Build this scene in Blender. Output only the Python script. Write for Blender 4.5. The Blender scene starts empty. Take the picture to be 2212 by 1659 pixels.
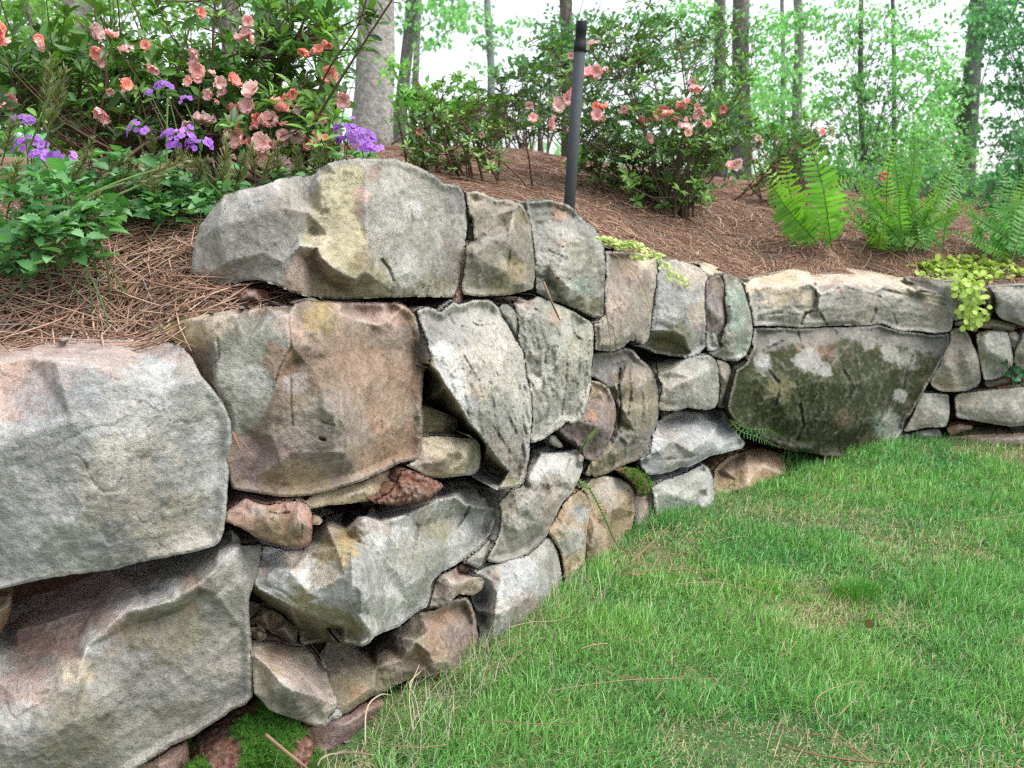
import bpy, math, random
import numpy as np
from mathutils import Vector, Matrix
from mathutils.geometry import delaunay_2d_cdt

# ------------------------------------------------------------------ camera, light, exposure
SC = bpy.context.scene
COL = SC.collection
CAM_H, PITCH, FOC = 1.0, math.radians(9.3), 2172.0          # metres; focal length for a picture 2212 units wide
cam_data = bpy.data.cameras.new("camera")
cam = bpy.data.objects.new("camera", cam_data)
COL.objects.link(cam)
cam.location = (0, 0, CAM_H)
cam.rotation_euler = (math.pi / 2 - PITCH, 0, 0)
cam_data.sensor_width = 36.0
cam_data.lens = 36.0 * FOC / 2212.0
cam_data.clip_start = 0.05
cam_data.clip_end = 600.0
cam_data.dof.use_dof = True                                  # a compact camera's slight softness far off
cam_data.dof.focus_distance = 2.3
cam_data.dof.aperture_fstop = 7.5
SC.camera = cam

world = bpy.data.worlds.new("World")
SC.world = world
world.use_nodes = True
wn = world.node_tree
bg = wn.nodes["Background"]
sky = wn.nodes.new("ShaderNodeTexSky")
sky.sky_type = 'NISHITA'
sky.sun_disc = False
sky.sun_elevation = math.radians(60)
sky.sun_rotation = math.radians(108)
sky.air_density = 1.0
sky.dust_density = 2.5
sky.ozone_density = 1.0
hsv = wn.nodes.new("ShaderNodeHueSaturation")
hsv.inputs["Saturation"].default_value = 0.35                # thin cloud: a pale, nearly white sky
wn.links.new(sky.outputs[0], hsv.inputs["Color"])
wn.links.new(hsv.outputs[0], bg.inputs[0])
bg.inputs[1].default_value = 0.15

sun_data = bpy.data.lights.new("sun", 'SUN')
sun = bpy.data.objects.new("sun", sun_data)
COL.objects.link(sun)
sun_data.energy = 1.05
sun_data.angle = math.radians(42)
sun_data.color = (1.0, 0.96, 0.9)
_e, _r = math.radians(60), math.radians(108)
sun_dir = Vector((math.sin(_r) * math.cos(_e), math.cos(_r) * math.cos(_e), math.sin(_e)))
sun.rotation_euler = sun_dir.to_track_quat('Z', 'Y').to_euler()
sun.location = (6, -4, 12)

SC.view_settings.view_transform = 'Standard'
SC.view_settings.look = 'None'
SC.view_settings.gamma = 1.0
SC.view_settings.use_curve_mapping = False
SC.view_settings.exposure = 1.3
SC.render.engine = 'CYCLES'
SC.cycles.use_denoising = False                              # keeps the stone's grain
SC.cycles.pixel_filter_type = 'BLACKMAN_HARRIS'
SC.cycles.filter_width = 1.3
SC.cycles.sample_clamp_indirect = 4.0
SC.cycles.max_bounces = 6
SC.cycles.diffuse_bounces = 3
SC.cycles.transmission_bounces = 3

RNG = np.random.default_rng(7)
random.seed(7)

# ------------------------------------------------------------------ small helpers
CA, SA = math.cos(PITCH), math.sin(PITCH)
CAMP = np.array([0.0, 0.0, CAM_H])

def rays(px, py):
    """unit view rays for picture units (2212 wide, 1659 high)"""
    px = np.asarray(px, float); py = np.asarray(py, float)
    x = (px - 1106.0) / FOC
    u = (829.5 - py) / FOC
    d = np.stack([x, CA + u * SA, -SA + u * CA], -1)
    return d / np.linalg.norm(d, axis=-1, keepdims=True)

def at(px, py, Y):
    """the point seen at a picture position at depth Y (metres north of the camera)"""
    r = rays(px, py)
    return CAMP + r * (np.asarray(Y, float) / r[..., 1])[..., None]

def on_ground(px, py, z=0.0):
    r = rays(px, py)
    return CAMP + r * ((z - CAM_H) / r[..., 2])[..., None]

def hash3(ix, iy, iz, seed):
    h = (ix * 374761393 + iy * 668265263 + iz * 2147483647 + seed * 974634777).astype(np.int64) & 0xffffffff
    h = ((h ^ (h >> 13)) * 1274126177) & 0xffffffff
    h = ((h ^ (h >> 16)) * 2246822519) & 0xffffffff
    return ((h ^ (h >> 15)) & 0xffffff) / float(0x7fffff) - 1.0

def vnoise(P, seed=0):
    P = np.asarray(P, float)
    i = np.floor(P).astype(np.int64)
    f = P - i
    u = f * f * f * (f * (f * 6 - 15) + 10)
    r = 0
    for dx in (0, 1):
        wx = u[..., 0] if dx else 1 - u[..., 0]
        for dy in (0, 1):
            wy = u[..., 1] if dy else 1 - u[..., 1]
            for dz in (0, 1):
                wz = u[..., 2] if dz else 1 - u[..., 2]
                r = r + wx * wy * wz * hash3(i[..., 0] + dx, i[..., 1] + dy, i[..., 2] + dz, seed)
    return r

def fbm(P, oct=4, seed=0, rough=0.5):
    P = np.asarray(P, float)
    a, s, tot = 1.0, 0.0, 0.0
    for k in range(oct):
        s = s + a * vnoise(P * (2.03 ** k) + 17.3 * k, seed + k)
        tot += a
        a *= rough
    return s / tot

def sstep(a, b, x):
    t = np.clip((np.asarray(x, float) - a) / (b - a), 0, 1)
    return t * t * (3 - 2 * t)

def mesh(name, V, F, mat=None, cols=None, smooth=True):
    """V n x 3; F a list of arrays (m x 3 or m x 4) or one array; cols n x 3 per vertex -> attribute 'col'"""
    V = np.ascontiguousarray(V, dtype=np.float32)
    if isinstance(F, np.ndarray):
        F = [F]
    F = [np.asarray(f, dtype=np.int32) for f in F if len(f)]
    me = bpy.data.meshes.new(name)
    loops = np.concatenate([f.ravel() for f in F])
    sizes = np.concatenate([np.full(len(f), f.shape[1], np.int32) for f in F])
    starts = np.concatenate([[0], np.cumsum(sizes)[:-1]]).astype(np.int32)
    me.vertices.add(len(V)); me.vertices.foreach_set("co", V.ravel())
    me.loops.add(len(loops)); me.loops.foreach_set("vertex_index", loops)
    me.polygons.add(len(sizes))
    me.polygons.foreach_set("loop_start", starts)
    me.polygons.foreach_set("loop_total", sizes)
    me.polygons.foreach_set("use_smooth", np.full(len(sizes), bool(smooth)))
    me.update(calc_edges=True)
    if cols is not None:
        a = me.attributes.new("col", 'FLOAT_COLOR', 'POINT')
        c = np.ones((len(V), 4), np.float32); c[:, :3] = cols
        a.data.foreach_set("color", c.ravel())
    if mat is not None:
        me.materials.append(mat)
    return me

def link(name, data, loc=(0, 0, 0), parent=None, **props):
    o = bpy.data.objects.new(name, data)
    COL.objects.link(o)
    if parent is not None:
        o.parent = parent
        o.location = Vector(loc) - parent.location          # things are never rotated, only moved
    else:
        o.location = loc
    for k, v in props.items():
        o[k] = v
    return o

def thing(name, loc, label, category, group=None):
    o = link(name, None, loc)
    o.empty_display_size = 0.1
    o["label"] = label; o["category"] = category
    if group: o["group"] = group
    return o

def wmesh(name, V, F, mat, loc, parent=None, cols=None, smooth=True, **props):
    """object from world-space vertices, with its origin at loc"""
    return link(name, mesh(name, np.asarray(V) - np.asarray(loc, float), F, mat, cols, smooth), tuple(float(v) for v in loc), parent, **props)

class Bag:
    """collects pieces of geometry into one mesh"""
    def __init__(s): s.v, s.t, s.q, s.c, s.n = [], [], [], [], 0
    def add(s, V, T=None, Q=None, C=None):
        V = np.asarray(V, float).reshape(-1, 3)
        s.v.append(V)
        if T is not None and len(T): s.t.append(np.asarray(T, np.int64) + s.n)
        if Q is not None and len(Q): s.q.append(np.asarray(Q, np.int64) + s.n)
        c = np.ones((len(V), 3)) * (np.asarray(C, float) if C is not None else 1.0)
        s.c.append(c); s.n += len(V)
    def out(s, name, mat, loc, parent=None, smooth=True, **props):
        F = []
        if s.t: F.append(np.concatenate(s.t))
        if s.q: F.append(np.concatenate(s.q))
        return wmesh(name, np.concatenate(s.v), F, mat, loc, parent, np.concatenate(s.c), smooth, **props)

def tube(bag, pts, rad, seg=6, col=None, cap=True):
    pts = np.asarray(pts, float); n = len(pts)
    rad = np.broadcast_to(np.asarray(rad, float), (n,))
    T = np.gradient(pts, axis=0); T /= np.linalg.norm(T, axis=1, keepdims=True) + 1e-12
    ref = np.array([1.0, 0.13, 0.07]) if abs(T[0, 2]) > 0.8 else np.array([0.0, 0.0, 1.0])
    U = np.cross(T, ref); U /= np.linalg.norm(U, axis=1, keepdims=True) + 1e-12
    W = np.cross(T, U)
    a = np.linspace(0, 2 * np.pi, seg, endpoint=False)
    V = pts[:, None] + rad[:, None, None] * (np.cos(a)[None, :, None] * U[:, None] + np.sin(a)[None, :, None] * W[:, None])
    i = np.arange(n - 1)[:, None] * seg; j = np.arange(seg)[None]; k = (j + 1) % seg
    Q = np.stack([i + j, i + k, i + seg + k, i + seg + j], -1).reshape(-1, 4)
    V = V.reshape(-1, 3)
    Tn = []
    if cap:
        V = np.vstack([V, pts[:1], pts[-1:]])
        c0, c1 = n * seg, n * seg + 1
        for q in range(seg):
            Tn.append((c0, (q + 1) % seg, q)); Tn.append((c1, (n - 1) * seg + q, (n - 1) * seg + (q + 1) % seg))
    bag.add(V, np.array(Tn) if Tn else None, Q, col)

def curve(pts, n):
    """Catmull-Rom through pts"""
    P = np.asarray(pts, float)
    P = np.vstack([2 * P[0] - P[1], P, 2 * P[-1] - P[-2]])
    u = np.linspace(0, len(P) - 3 - 1e-9, n); i = u.astype(int); t = (u - i)[:, None]
    a, b, c, d = P[i], P[i + 1], P[i + 2], P[i + 3]
    return 0.5 * ((2 * b) + (c - a) * t + (2 * a - 5 * b + 4 * c - d) * t ** 2 + (3 * b - a - 3 * c + d) * t ** 3)

# ------------------------------------------------------------------ materials
def nodes(name):
    m = bpy.data.materials.new(name); m.use_nodes = True
    return m, m.node_tree, m.node_tree.nodes["Principled BSDF"]

def N(t, typ, **kw):
    n = t.nodes.new(typ)
    for k, v in kw.items():
        if k in n.inputs: n.inputs[k].default_value = v
        else: setattr(n, k, v)
    return n

def ramp(t, src, stops):
    r = t.nodes.new("ShaderNodeValToRGB")
    el = r.color_ramp.elements
    el[0].position, el[0].color = stops[0][0], stops[0][1]
    el[1].position, el[1].color = stops[-1][0], stops[-1][1]
    for p, c in stops[1:-1]:
        e = el.new(p); e.color = c
    t.links.new(src, r.inputs[0])
    return r.outputs[0]

def g(v): return (v, v, v, 1)

def mixc(t, mode, fac, a, b):
    m = t.nodes.new("ShaderNodeMixRGB"); m.blend_type = mode
    for i, s in enumerate((fac, a, b)):
        if hasattr(s, "is_linked"): t.links.new(s, m.inputs[i])
        else: m.inputs[i].default_value = s
    return m.outputs[0]

def coords(t):
    tc = t.nodes.new("ShaderNodeTexCoord"); oi = t.nodes.new("ShaderNodeObjectInfo")
    add = t.nodes.new("ShaderNodeVectorMath"); add.operation = 'MULTIPLY_ADD'
    cmb = t.nodes.new("ShaderNodeCombineXYZ")
    for i in range(3): t.links.new(oi.outputs["Random"], cmb.inputs[i])
    t.links.new(cmb.outputs[0], add.inputs[0]); add.inputs[1].default_value = (37.0, 53.0, 71.0)
    t.links.new(tc.outputs["Object"], add.inputs[2])
    return add.outputs[0]

def noise(t, vec, scale, detail=5, rough=0.6, stretch=None):
    if stretch:
        mp = t.nodes.new("ShaderNodeMapping"); mp.inputs["Scale"].default_value = stretch
        t.links.new(vec, mp.inputs[0]); vec = mp.outputs[0]
    n = t.nodes.new("ShaderNodeTexNoise")
    n.inputs["Scale"].default_value = scale; n.inputs["Detail"].default_value = detail; n.inputs["Roughness"].default_value = rough
    t.links.new(vec, n.inputs["Vector"])
    return n.outputs["Fac"]

def stone_material():
    m, t, b = nodes("weathered_sandstone")
    v = coords(t)
    at_ = t.nodes.new("ShaderNodeAttribute"); at_.attribute_name = "col"
    base = c = at_.outputs["Color"]
    mid = noise(t, v, 15, 6, 0.62)
    c = mixc(t, 'MULTIPLY', 1.0, c, ramp(t, mid, [(0.28, g(0.72)), (0.5, g(1.0)), (0.72, g(1.22))]))
    fine = noise(t, v, 70, 6, 0.72)
    c = mixc(t, 'MULTIPLY', 1.0, c, ramp(t, fine, [(0.30, g(0.62)), (0.47, g(0.98)), (0.68, g(1.24))]))
    grain = noise(t, v, 330, 2, 0.7)
    c = mixc(t, 'MULTIPLY', 1.0, c, ramp(t, grain, [(0.3, g(0.76)), (0.52, g(1.02)), (0.7, g(1.22))]))
    # pale lichen crust and drips, only where the stone itself is not dark or mossy
    light = ramp(t, base, [(0.10, g(0)), (0.30, g(1))])
    crust = ramp(t, noise(t, v, 9, 8, 0.78), [(0.57, g(0)), (0.67, g(0.40))])
    f = mixc(t, 'MULTIPLY', 1.0, mixc(t, 'MULTIPLY', 1.0, crust, ramp(t, fine, [(0.44, g(0)), (0.56, g(0.8))])), light)
    c = mixc(t, 'MIX', f, c, (0.56, 0.56, 0.54, 1))
    blot = ramp(t, noise(t, v, 5.5, 7, 0.7), [(0.57, g(0)), (0.70, g(0.32))])
    c = mixc(t, 'MIX', mixc(t, 'MULTIPLY', 1.0, blot, ramp(t, fine, [(0.40, g(1)), (0.60, g(0.2))])), c, (0.105, 0.105, 0.095, 1))
    pits = ramp(t, noise(t, v, 42, 3, 0.6), [(0.29, g(1)), (0.35, g(0))])
    c = mixc(t, 'MIX', mixc(t, 'MULTIPLY', 1.0, pits, g(0.5)), c, (0.07, 0.065, 0.06, 1))
    t.links.new(c, b.inputs["Base Color"])
    b.inputs["Roughness"].default_value = 0.9
    b.inputs["Specular IOR Level"].default_value = 0.25
    h1 = t.nodes.new("ShaderNodeMath"); h1.operation = 'MULTIPLY_ADD'
    t.links.new(fine, h1.inputs[0]); h1.inputs[1].default_value = 0.5
    h2 = t.nodes.new("ShaderNodeMath"); h2.operation = 'MULTIPLY'
    t.links.new(mid, h2.inputs[0]); h2.inputs[1].default_value = 1.2
    t.links.new(h2.outputs[0], h1.inputs[2])
    h3 = t.nodes.new("ShaderNodeMath"); h3.operation = 'MULTIPLY_ADD'
    t.links.new(grain, h3.inputs[0]); h3.inputs[1].default_value = 0.2; t.links.new(h1.outputs[0], h3.inputs[2])
    bp = N(t, "ShaderNodeBump", Strength=0.9, Distance=0.014)
    t.links.new(h3.outputs[0], bp.inputs["Height"]); t.links.new(bp.outputs[0], b.inputs["Normal"])
    return m

def attr_material(name, rough=0.8, scale=60, lo=0.7, hi=1.3, bump=0.0, spec=0.3):
    m, t, b = nodes(name)
    v = coords(t)
    a = t.nodes.new("ShaderNodeAttribute"); a.attribute_name = "col"
    n = noise(t, v, scale, 5, 0.65)
    c = mixc(t, 'MULTIPLY', 1.0, a.outputs["Color"], ramp(t, n, [(0.3, g(lo)), (0.7, g(hi))]))
    t.links.new(c, b.inputs["Base Color"])
    b.inputs["Roughness"].default_value = rough
    b.inputs["Specular IOR Level"].default_value = spec
    if bump:
        bp = N(t, "ShaderNodeBump", Strength=1.0, Distance=bump)
        t.links.new(n, bp.inputs["Height"]); t.links.new(bp.outputs[0], b.inputs["Normal"])
    return m

def leaf_material(name, trans=0.4, rough=0.45, tint=(1.0, 1.15, 0.5), var=True, spec=0.4):
    """thin leaf: reflects its own colour and lets some light through"""
    m, t, b = nodes(name)
    a = t.nodes.new("ShaderNodeAttribute"); a.attribute_name = "col"
    c = a.outputs["Color"]
    if var:
        oi = t.nodes.new("ShaderNodeObjectInfo")
        c = mixc(t, 'MULTIPLY', 1.0, c, ramp(t, oi.outputs["Random"], [(0.0, g(0.72)), (1.0, g(1.3))]))
    t.links.new(c, b.inputs["Base Color"])
    b.inputs["Roughness"].default_value = rough
    b.inputs["Specular IOR Level"].default_value = spec
    tr = t.nodes.new("ShaderNodeBsdfTranslucent")
    t.links.new(mixc(t, 'MULTIPLY', 1.0, c, (*tint, 1)), tr.inputs[0])
    mx = t.nodes.new("ShaderNodeMixShader"); mx.inputs[0].default_value = trans
    out = t.nodes["Material Output"]
    t.links.new(b.outputs[0], mx.inputs[1]); t.links.new(tr.outputs[0], mx.inputs[2]); t.links.new(mx.outputs[0], out.inputs[0])
    return m

STONE = stone_material()
CLAY = attr_material("red_clay", 0.95, 90, 0.5, 1.4, 0.012)
FLOOR = attr_material("straw_floor", 0.9, 120, 0.45, 1.5, 0.01)
SOD = attr_material("lawn_earth", 0.95, 80, 0.6, 1.4, 0.008)
STRAW = attr_material("dry_pine_straw", 0.6, 30, 0.85, 1.15)
GRASS = leaf_material("grass_blade", 0.35, 0.5, (1.0, 1.2, 0.5), False, 0.3)
AZALEA_LEAF = leaf_material("azalea_leaf", 0.25, 0.32, (1.2, 1.35, 0.4))
PETAL = leaf_material("petal", 0.35, 0.6, (1.1, 0.9, 0.9), True, 0.2)
HERB = leaf_material("herb_leaf", 0.3, 0.45, (1.0, 1.2, 0.5))
FERN = leaf_material("fern_leaf", 0.45, 0.5, (1.1, 1.25, 0.4), False)
JENNY = leaf_material("creeping_leaf", 0.4, 0.5, (1.1, 1.15, 0.4), False)
TREE_LEAF = leaf_material("tree_leaf", 0.55, 0.5, (0.95, 1.25, 0.75), False)
TWIG = attr_material("twig_bark", 0.85, 150, 0.7, 1.3, 0.002)
BARK = attr_material("tree_bark", 0.9, 22, 0.55, 1.45, 0.03)
MOSS = leaf_material("moss", 0.2, 0.8, (1.0, 1.2, 0.4), False, 0.1)
PIPE = attr_material("grey_plastic", 0.7, 60, 0.82, 1.12, 0.0, 0.25)
# ------------------------------------------------------------------ where the wall stands
_base = on_ground(np.array([690, 860, 1030, 1215, 1370, 1545, 1740, 1950, 2212]),
                  np.array([1655, 1500, 1385, 1245, 1135, 1068, 1000, 946, 952]))[:, :2]
PLAN = curve(np.vstack([[[-3.4, 0.75], [-1.7, 1.20], [-0.85, 1.50]], _base, [[3.4, 4.35], [5.5, 4.0]]]), 160)
PT = np.gradient(PLAN, axis=0); PT /= np.linalg.norm(PT, axis=1, keepdims=True)
PN = np.stack([PT[:, 1], -PT[:, 0]], 1)                      # towards the lawn
BATTER = 0.10

def wall_dist(P):
    """distance in front of the battered wall face (negative behind it) and the plan normal there"""
    P = np.asarray(P, float).reshape(-1, 3)
    a, b = PLAN[:-1], PLAN[1:]
    ab = b - a
    best = np.full(len(P), 1e9); sgn = np.ones(len(P)); nrm = np.zeros((len(P), 2))
    for k in range(len(a)):
        ap = P[:, :2] - a[k]
        t = np.clip((ap @ ab[k]) / (ab[k] @ ab[k]), 0, 1)
        q = ap - t[:, None] * ab[k]
        d = np.hypot(q[:, 0], q[:, 1])
        n = PN[k] * (1 - t)[:, None] + PN[k + 1] * t[:, None]
        m = d < best
        best[m] = d[m]; nrm[m] = n[m]
        sgn[m] = np.where((q[m] * n[m]).sum(1) >= 0, 1, -1)
    nrm /= np.linalg.norm(nrm, axis=1, keepdims=True)
    return best * sgn + BATTER * P[:, 2], nrm

# the same distance from a 4 cm table, for scattering and for sight lines
_DX, _DY = np.arange(-4.0, 8.001, 0.04), np.arange(-0.4, 9.001, 0.04)
_dx, _dy = np.meshgrid(_DX, _DY)
_DT = wall_dist(np.column_stack([_dx.ravel(), _dy.ravel(), np.zeros(_dx.size)]))[0].reshape(_dx.shape)
def wall_gap(P):
    P = np.asarray(P, float)
    fx = np.clip((P[:, 0] + 4.0) / 0.04, 0, len(_DX) - 1.001); fy = np.clip((P[:, 1] + 0.4) / 0.04, 0, len(_DY) - 1.001)
    i, j = fx.astype(int), fy.astype(int); u, v = fx - i, fy - j
    return _DT[j, i] * (1 - u) * (1 - v) + _DT[j, i + 1] * u * (1 - v) + _DT[j + 1, i] * (1 - u) * v + _DT[j + 1, i + 1] * u * v + BATTER * P[:, 2]

_GX, _GY = np.arange(-420, 2700, 20.0), np.arange(200, 2120, 20.0)
_gx, _gy = np.meshgrid(_GX, _GY)
_gr = rays(_gx.ravel(), _gy.ravel())
_lo = np.full(len(_gr), 0.3); _hi = np.full(len(_gr), 0.3); _found = np.zeros(len(_gr), bool)
for _t in np.arange(0.4, 9.0, 0.15):
    _f = wall_gap(CAMP + _gr * _t)
    _new = (_f < 0) & ~_found
    _hi[_new] = _t; _found |= _new; _lo[~_found] = _t
_hi[~_found] = 9.0
for _ in range(12):
    _m = (_lo + _hi) / 2
    _f = wall_gap(CAMP + _gr * _m[:, None])
    _hi = np.where(_f < 0, _m, _hi); _lo = np.where(_f < 0, _lo, _m)
_TS = ((_lo + _hi) / 2).reshape(_gx.shape)
_NS = wall_dist(CAMP + _gr * ((_lo + _hi) / 2)[:, None])[1].reshape(_gx.shape + (2,))

def _bil(G, px, py):
    fx = np.clip((px - _GX[0]) / 20.0, 0, len(_GX) - 1.001); fy = np.clip((py - _GY[0]) / 20.0, 0, len(_GY) - 1.001)
    i, j = fx.astype(int), fy.astype(int); u, v = fx - i, fy - j
    if G.ndim == 3: u, v = u[:, None], v[:, None]
    return G[j, i] * (1 - u) * (1 - v) + G[j, i + 1] * u * (1 - v) + G[j + 1, i] * (1 - u) * v + G[j + 1, i + 1] * u * v

def on_wall(px, py, d_cm):
    """points seen at (px, py) that stand d_cm in front of the wall face, and the face's outward normals"""
    px, py = np.asarray(px, float), np.asarray(py, float)
    r = rays(px, py)
    n = _bil(_NS, px, py); n /= np.linalg.norm(n, axis=1, keepdims=True)
    c = np.clip(-(r[:, :2] * n).sum(1), 0.28, 1)
    t = _bil(_TS, px, py) - np.asarray(d_cm) * 0.01 / c
    return CAMP + r * t[:, None], np.column_stack([n, np.zeros(len(n))])

# ------------------------------------------------------------------ stones
FR = {'A': (0, 860, 2), 'B': (0, 1282, 2), 'C': (450, 420, 2), 'D': (900, 760, 2), 'E': (1500, 540, 2), 'F': (2263, 690, 4),
      'G': (650, 1330, 4), 'H': (1816, 650, 2.212), 'K': (900, 1362, 2.212), 'L': (1710, 1282, 2), 'P': (0, 0, 2.212), 'Q': (900, 0, 2.212), 'R': (1816, 0, 2.212)}
VS = 2212.0 / 2816.0

def fr(f, p):
    ox, oy, s = FR[f]
    p = np.asarray(p, float)
    return np.stack([(ox + p[..., 0] / s) * VS, (oy + p[..., 1] / s) * VS], -1)

PAL = {  # two base colours that each stone wanders between
    'grey': ((.36, .35, .315), (.24, .235, .215)),
    'lightgrey': ((.43, .425, .40), (.29, .29, .275)),
    'bluegrey': ((.31, .32, .325), (.23, .24, .245)),
    'warmgrey': ((.36, .325, .27), (.235, .21, .175)),
    'brown': ((.29, .235, .185), (.19, .145, .11)),
    'tan': ((.40, .32, .215), (.26, .20, .13)),
    'dark': ((.13, .115, .09), (.08, .07, .05)),
    'darkgrey': ((.22, .215, .195), (.14, .135, .12)),
    'red': ((.34, .20, .15), (.22, .13, .10)),
    'purple': ((.20, .155, .15), (.13, .10, .10)),
    'olive': ((.20, .175, .10), (.13, .115, .06)),
    'ochre': ((.40, .27, .155), (.27, .18, .10)),
}
TINT = {'pink': (.42, .29, .245), 'rust': (.32, .19, .12), 'yellow': (.37, .335, .215), 'white': (.66, .655, .64), 'green': (.30, .345, .30),
        'dark': (.10, .095, .085), 'moss': (.025, .033, .007), 'midgrey': (.20, .195, .175), 'brightmoss': (.07, .10, .02), 'olive': (.19, .165, .075), 'mustard': (.34, .25, .085),
        'teal': (.20, .31, .235), 'tan': (.46, .36, .23), 'grey': (.34, .335, .31), 'brown': (.25, .16, .11), 'clay': (.185, .085, .055), 'cream': (.60, .50, .36),
        'purple': (.26, .19, .20), 'bluegrey': (.36, .38, .39)}

wall = thing("stone_retaining_wall", (0.3, 3.0, 0.0), "dry stacked retaining wall of big rough grey and brown stones along the lawn", "wall")
_seed = [100]
FACE = {}

def stone(f, pal, outline, ctrl=(), e=-2.5, tint=(), depth=30, label=None, name="stone", mat=None, parent=None, rough=1.0, sp=3.1, smooth=7, jag=2.2, soft=1.0, strata=None, fac=0.6, axis_mix=0.5, cracks=()):
    """one stone of the wall. outline: (x, y[, cm in front of the wall face]); ctrl: relief points (x, y, cm);
    tint: (x, y, radius, colour, strength) stains and growths"""
    _seed[0] += 1; sd = _seed[0]
    rng = np.random.default_rng(sd)
    ol = np.array([(p[0], p[1], p[2] if len(p) > 2 else e) for p in outline], float)
    gain = lambda q: np.where(q > 0, 1.35 * q, 1.2 * q)
    oxy = fr(f, ol[:, :2]); od = ol[:, 2].copy()
    cxy = fr(f, np.array([c[:2] for c in ctrl], float)) if len(ctrl) else np.zeros((0, 2))
    cd = gain(np.array([c[2] for c in ctrl], float))
    if len(cd):                                              # faces run out flat to their rims; only listed recesses dip
        for i in range(len(od)):
            if od[i] >= -6.2:
                w = 1 / (((cxy - oxy[i]) ** 2).sum(1) + 30.0) ** 1.5
                od[i] = (w * cd).sum() / w.sum() - (0.5 if od[i] >= -4.2 else 1.6)
            else: od[i] = od[i] * 1.25
    # coarse relief: triangles between outline and relief points
    n0 = len(oxy)
    V = [Vector(p) for p in np.vstack([oxy, cxy])]
    r = delaunay_2d_cdt(V, [(i, (i + 1) % n0) for i in range(n0)], [], 1, 1e-4)
    cv = np.array([tuple(p) for p in r[0]])
    src = np.concatenate([od, cd])
    cdv = np.array([src[o[0]] if len(o) else e for o in r[3]])
    tris = [t for t in r[2]]
    # fine outline, roughened
    L = np.linalg.norm(np.roll(oxy, -1, 0) - oxy, axis=1)
    P, D = [], []
    for i in range(n0):
        k = max(1, int(round(L[i] / sp)))
        for q in range(k):
            P.append(oxy[i] + (oxy[(i + 1) % n0] - oxy[i]) * q / k); D.append(od[i] + (od[(i + 1) % n0] - od[i]) * q / k)
    P, D = np.array(P), np.array(D)
    for _ in range(2):
        P = 0.5 * P + 0.25 * (np.roll(P, 1, 0) + np.roll(P, -1, 0))
    T = np.roll(P, -1, 0) - np.roll(P, 1, 0); T /= np.linalg.norm(T, axis=1, keepdims=True) + 1e-9
    nz = fbm(np.column_stack([P * 0.045, np.full(len(P), sd * 3.1)]), 4, sd, 0.6)
    P = P + np.stack([T[:, 1], -T[:, 0]], 1) * (nz * jag)[:, None]
    m = len(P)
    # interior points on a jittered grid
    lo, hi = P.min(0), P.max(0)
    gx, gy = np.meshgrid(np.arange(lo[0], hi[0], sp), np.arange(lo[1], hi[1], sp * 0.9))
    gx[1::2] += sp / 2
    Q = np.stack([gx.ravel(), gy.ravel()], 1) + rng.uniform(-.28, .28, (gx.size, 2)) * sp
    ins = np.zeros(len(Q), bool); dist = np.full(len(Q), 1e9)
    for i in range(m):
        a, b = P[i], P[(i + 1) % m]
        cond = (a[1] > Q[:, 1]) != (b[1] > Q[:, 1])
        xi = (b[0] - a[0]) * (Q[:, 1] - a[1]) / ((b[1] - a[1]) or 1e-9) + a[0]
        ins ^= cond & (Q[:, 0] < xi)
        ab = b - a; t = np.clip(((Q - a) @ ab) / (ab @ ab + 1e-9), 0, 1)
        dist = np.minimum(dist, np.linalg.norm(Q - a - t[:, None] * ab, axis=1))
    Q = Q[ins & (dist > sp * 0.55)]
    r2 = delaunay_2d_cdt([Vector(p) for p in np.vstack([P, Q])], [(i, (i + 1) % m) for i in range(m)], [], 1, 1e-4)
    V2 = np.array([tuple(p) for p in r2[0]])
    F2 = np.array([t for t in r2[2] if len(t) == 3], np.int64)
    # interpolate relief
    d = np.full(len(V2), np.nan)
    for t in tris:
        A, B, C = cv[t[0]], cv[t[1]], cv[t[2]]
        det = (B[1] - C[1]) * (A[0] - C[0]) + (C[0] - B[0]) * (A[1] - C[1])
        if abs(det) < 1e-9: continue
        l1 = ((B[1] - C[1]) * (V2[:, 0] - C[0]) + (C[0] - B[0]) * (V2[:, 1] - C[1])) / det
        l2 = ((C[1] - A[1]) * (V2[:, 0] - C[0]) + (A[0] - C[0]) * (V2[:, 1] - C[1])) / det
        l3 = 1 - l1 - l2
        ok = (l1 > -1e-6) & (l2 > -1e-6) & (l3 > -1e-6)
        d[ok] = l1[ok] * cdv[t[0]] + l2[ok] * cdv[t[1]] + l3[ok] * cdv[t[2]]
    bad = np.nonzero(np.isnan(d))[0]
    if len(bad):
        allp, alld = np.vstack([oxy, cxy]), np.concatenate([od, cd])
        for i in bad: d[i] = alld[np.argmin(((allp - V2[i]) ** 2).sum(1))]
    E = np.vstack([F2[:, [0, 1]], F2[:, [1, 2]], F2[:, [2, 0]]])
    E = np.unique(np.sort(E, 1), axis=0)
    deg = np.bincount(E.ravel(), minlength=len(V2)).astype(float)
    E0, E1 = np.concatenate([E[:, 0], E[:, 1]]), np.concatenate([E[:, 1], E[:, 0]])
    def lap(x, k):
        for _ in range(k):
            s = np.bincount(E0, x[E1], len(x))
            x = 0.4 * x + 0.6 * s / np.maximum(deg, 1)
        return x
    d = lap(d, 0 if smooth < 10 else 3)
    # distance to the outline, for worn edges
    bd = np.full(len(V2), 1e9)
    for i in range(0, m):
        a, b = P[i], P[(i + 1) % m]; ab = b - a
        t = np.clip(((V2 - a) @ ab) / (ab @ ab + 1e-9), 0, 1)
        bd = np.minimum(bd, np.linalg.norm(V2 - a - t[:, None] * ab, axis=1))
    W0, nrm = on_wall(V2[:, 0], V2[:, 1], d)
    scale = np.linalg.norm(W0 - CAMP, axis=1) / FOC                # metres per picture unit
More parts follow.
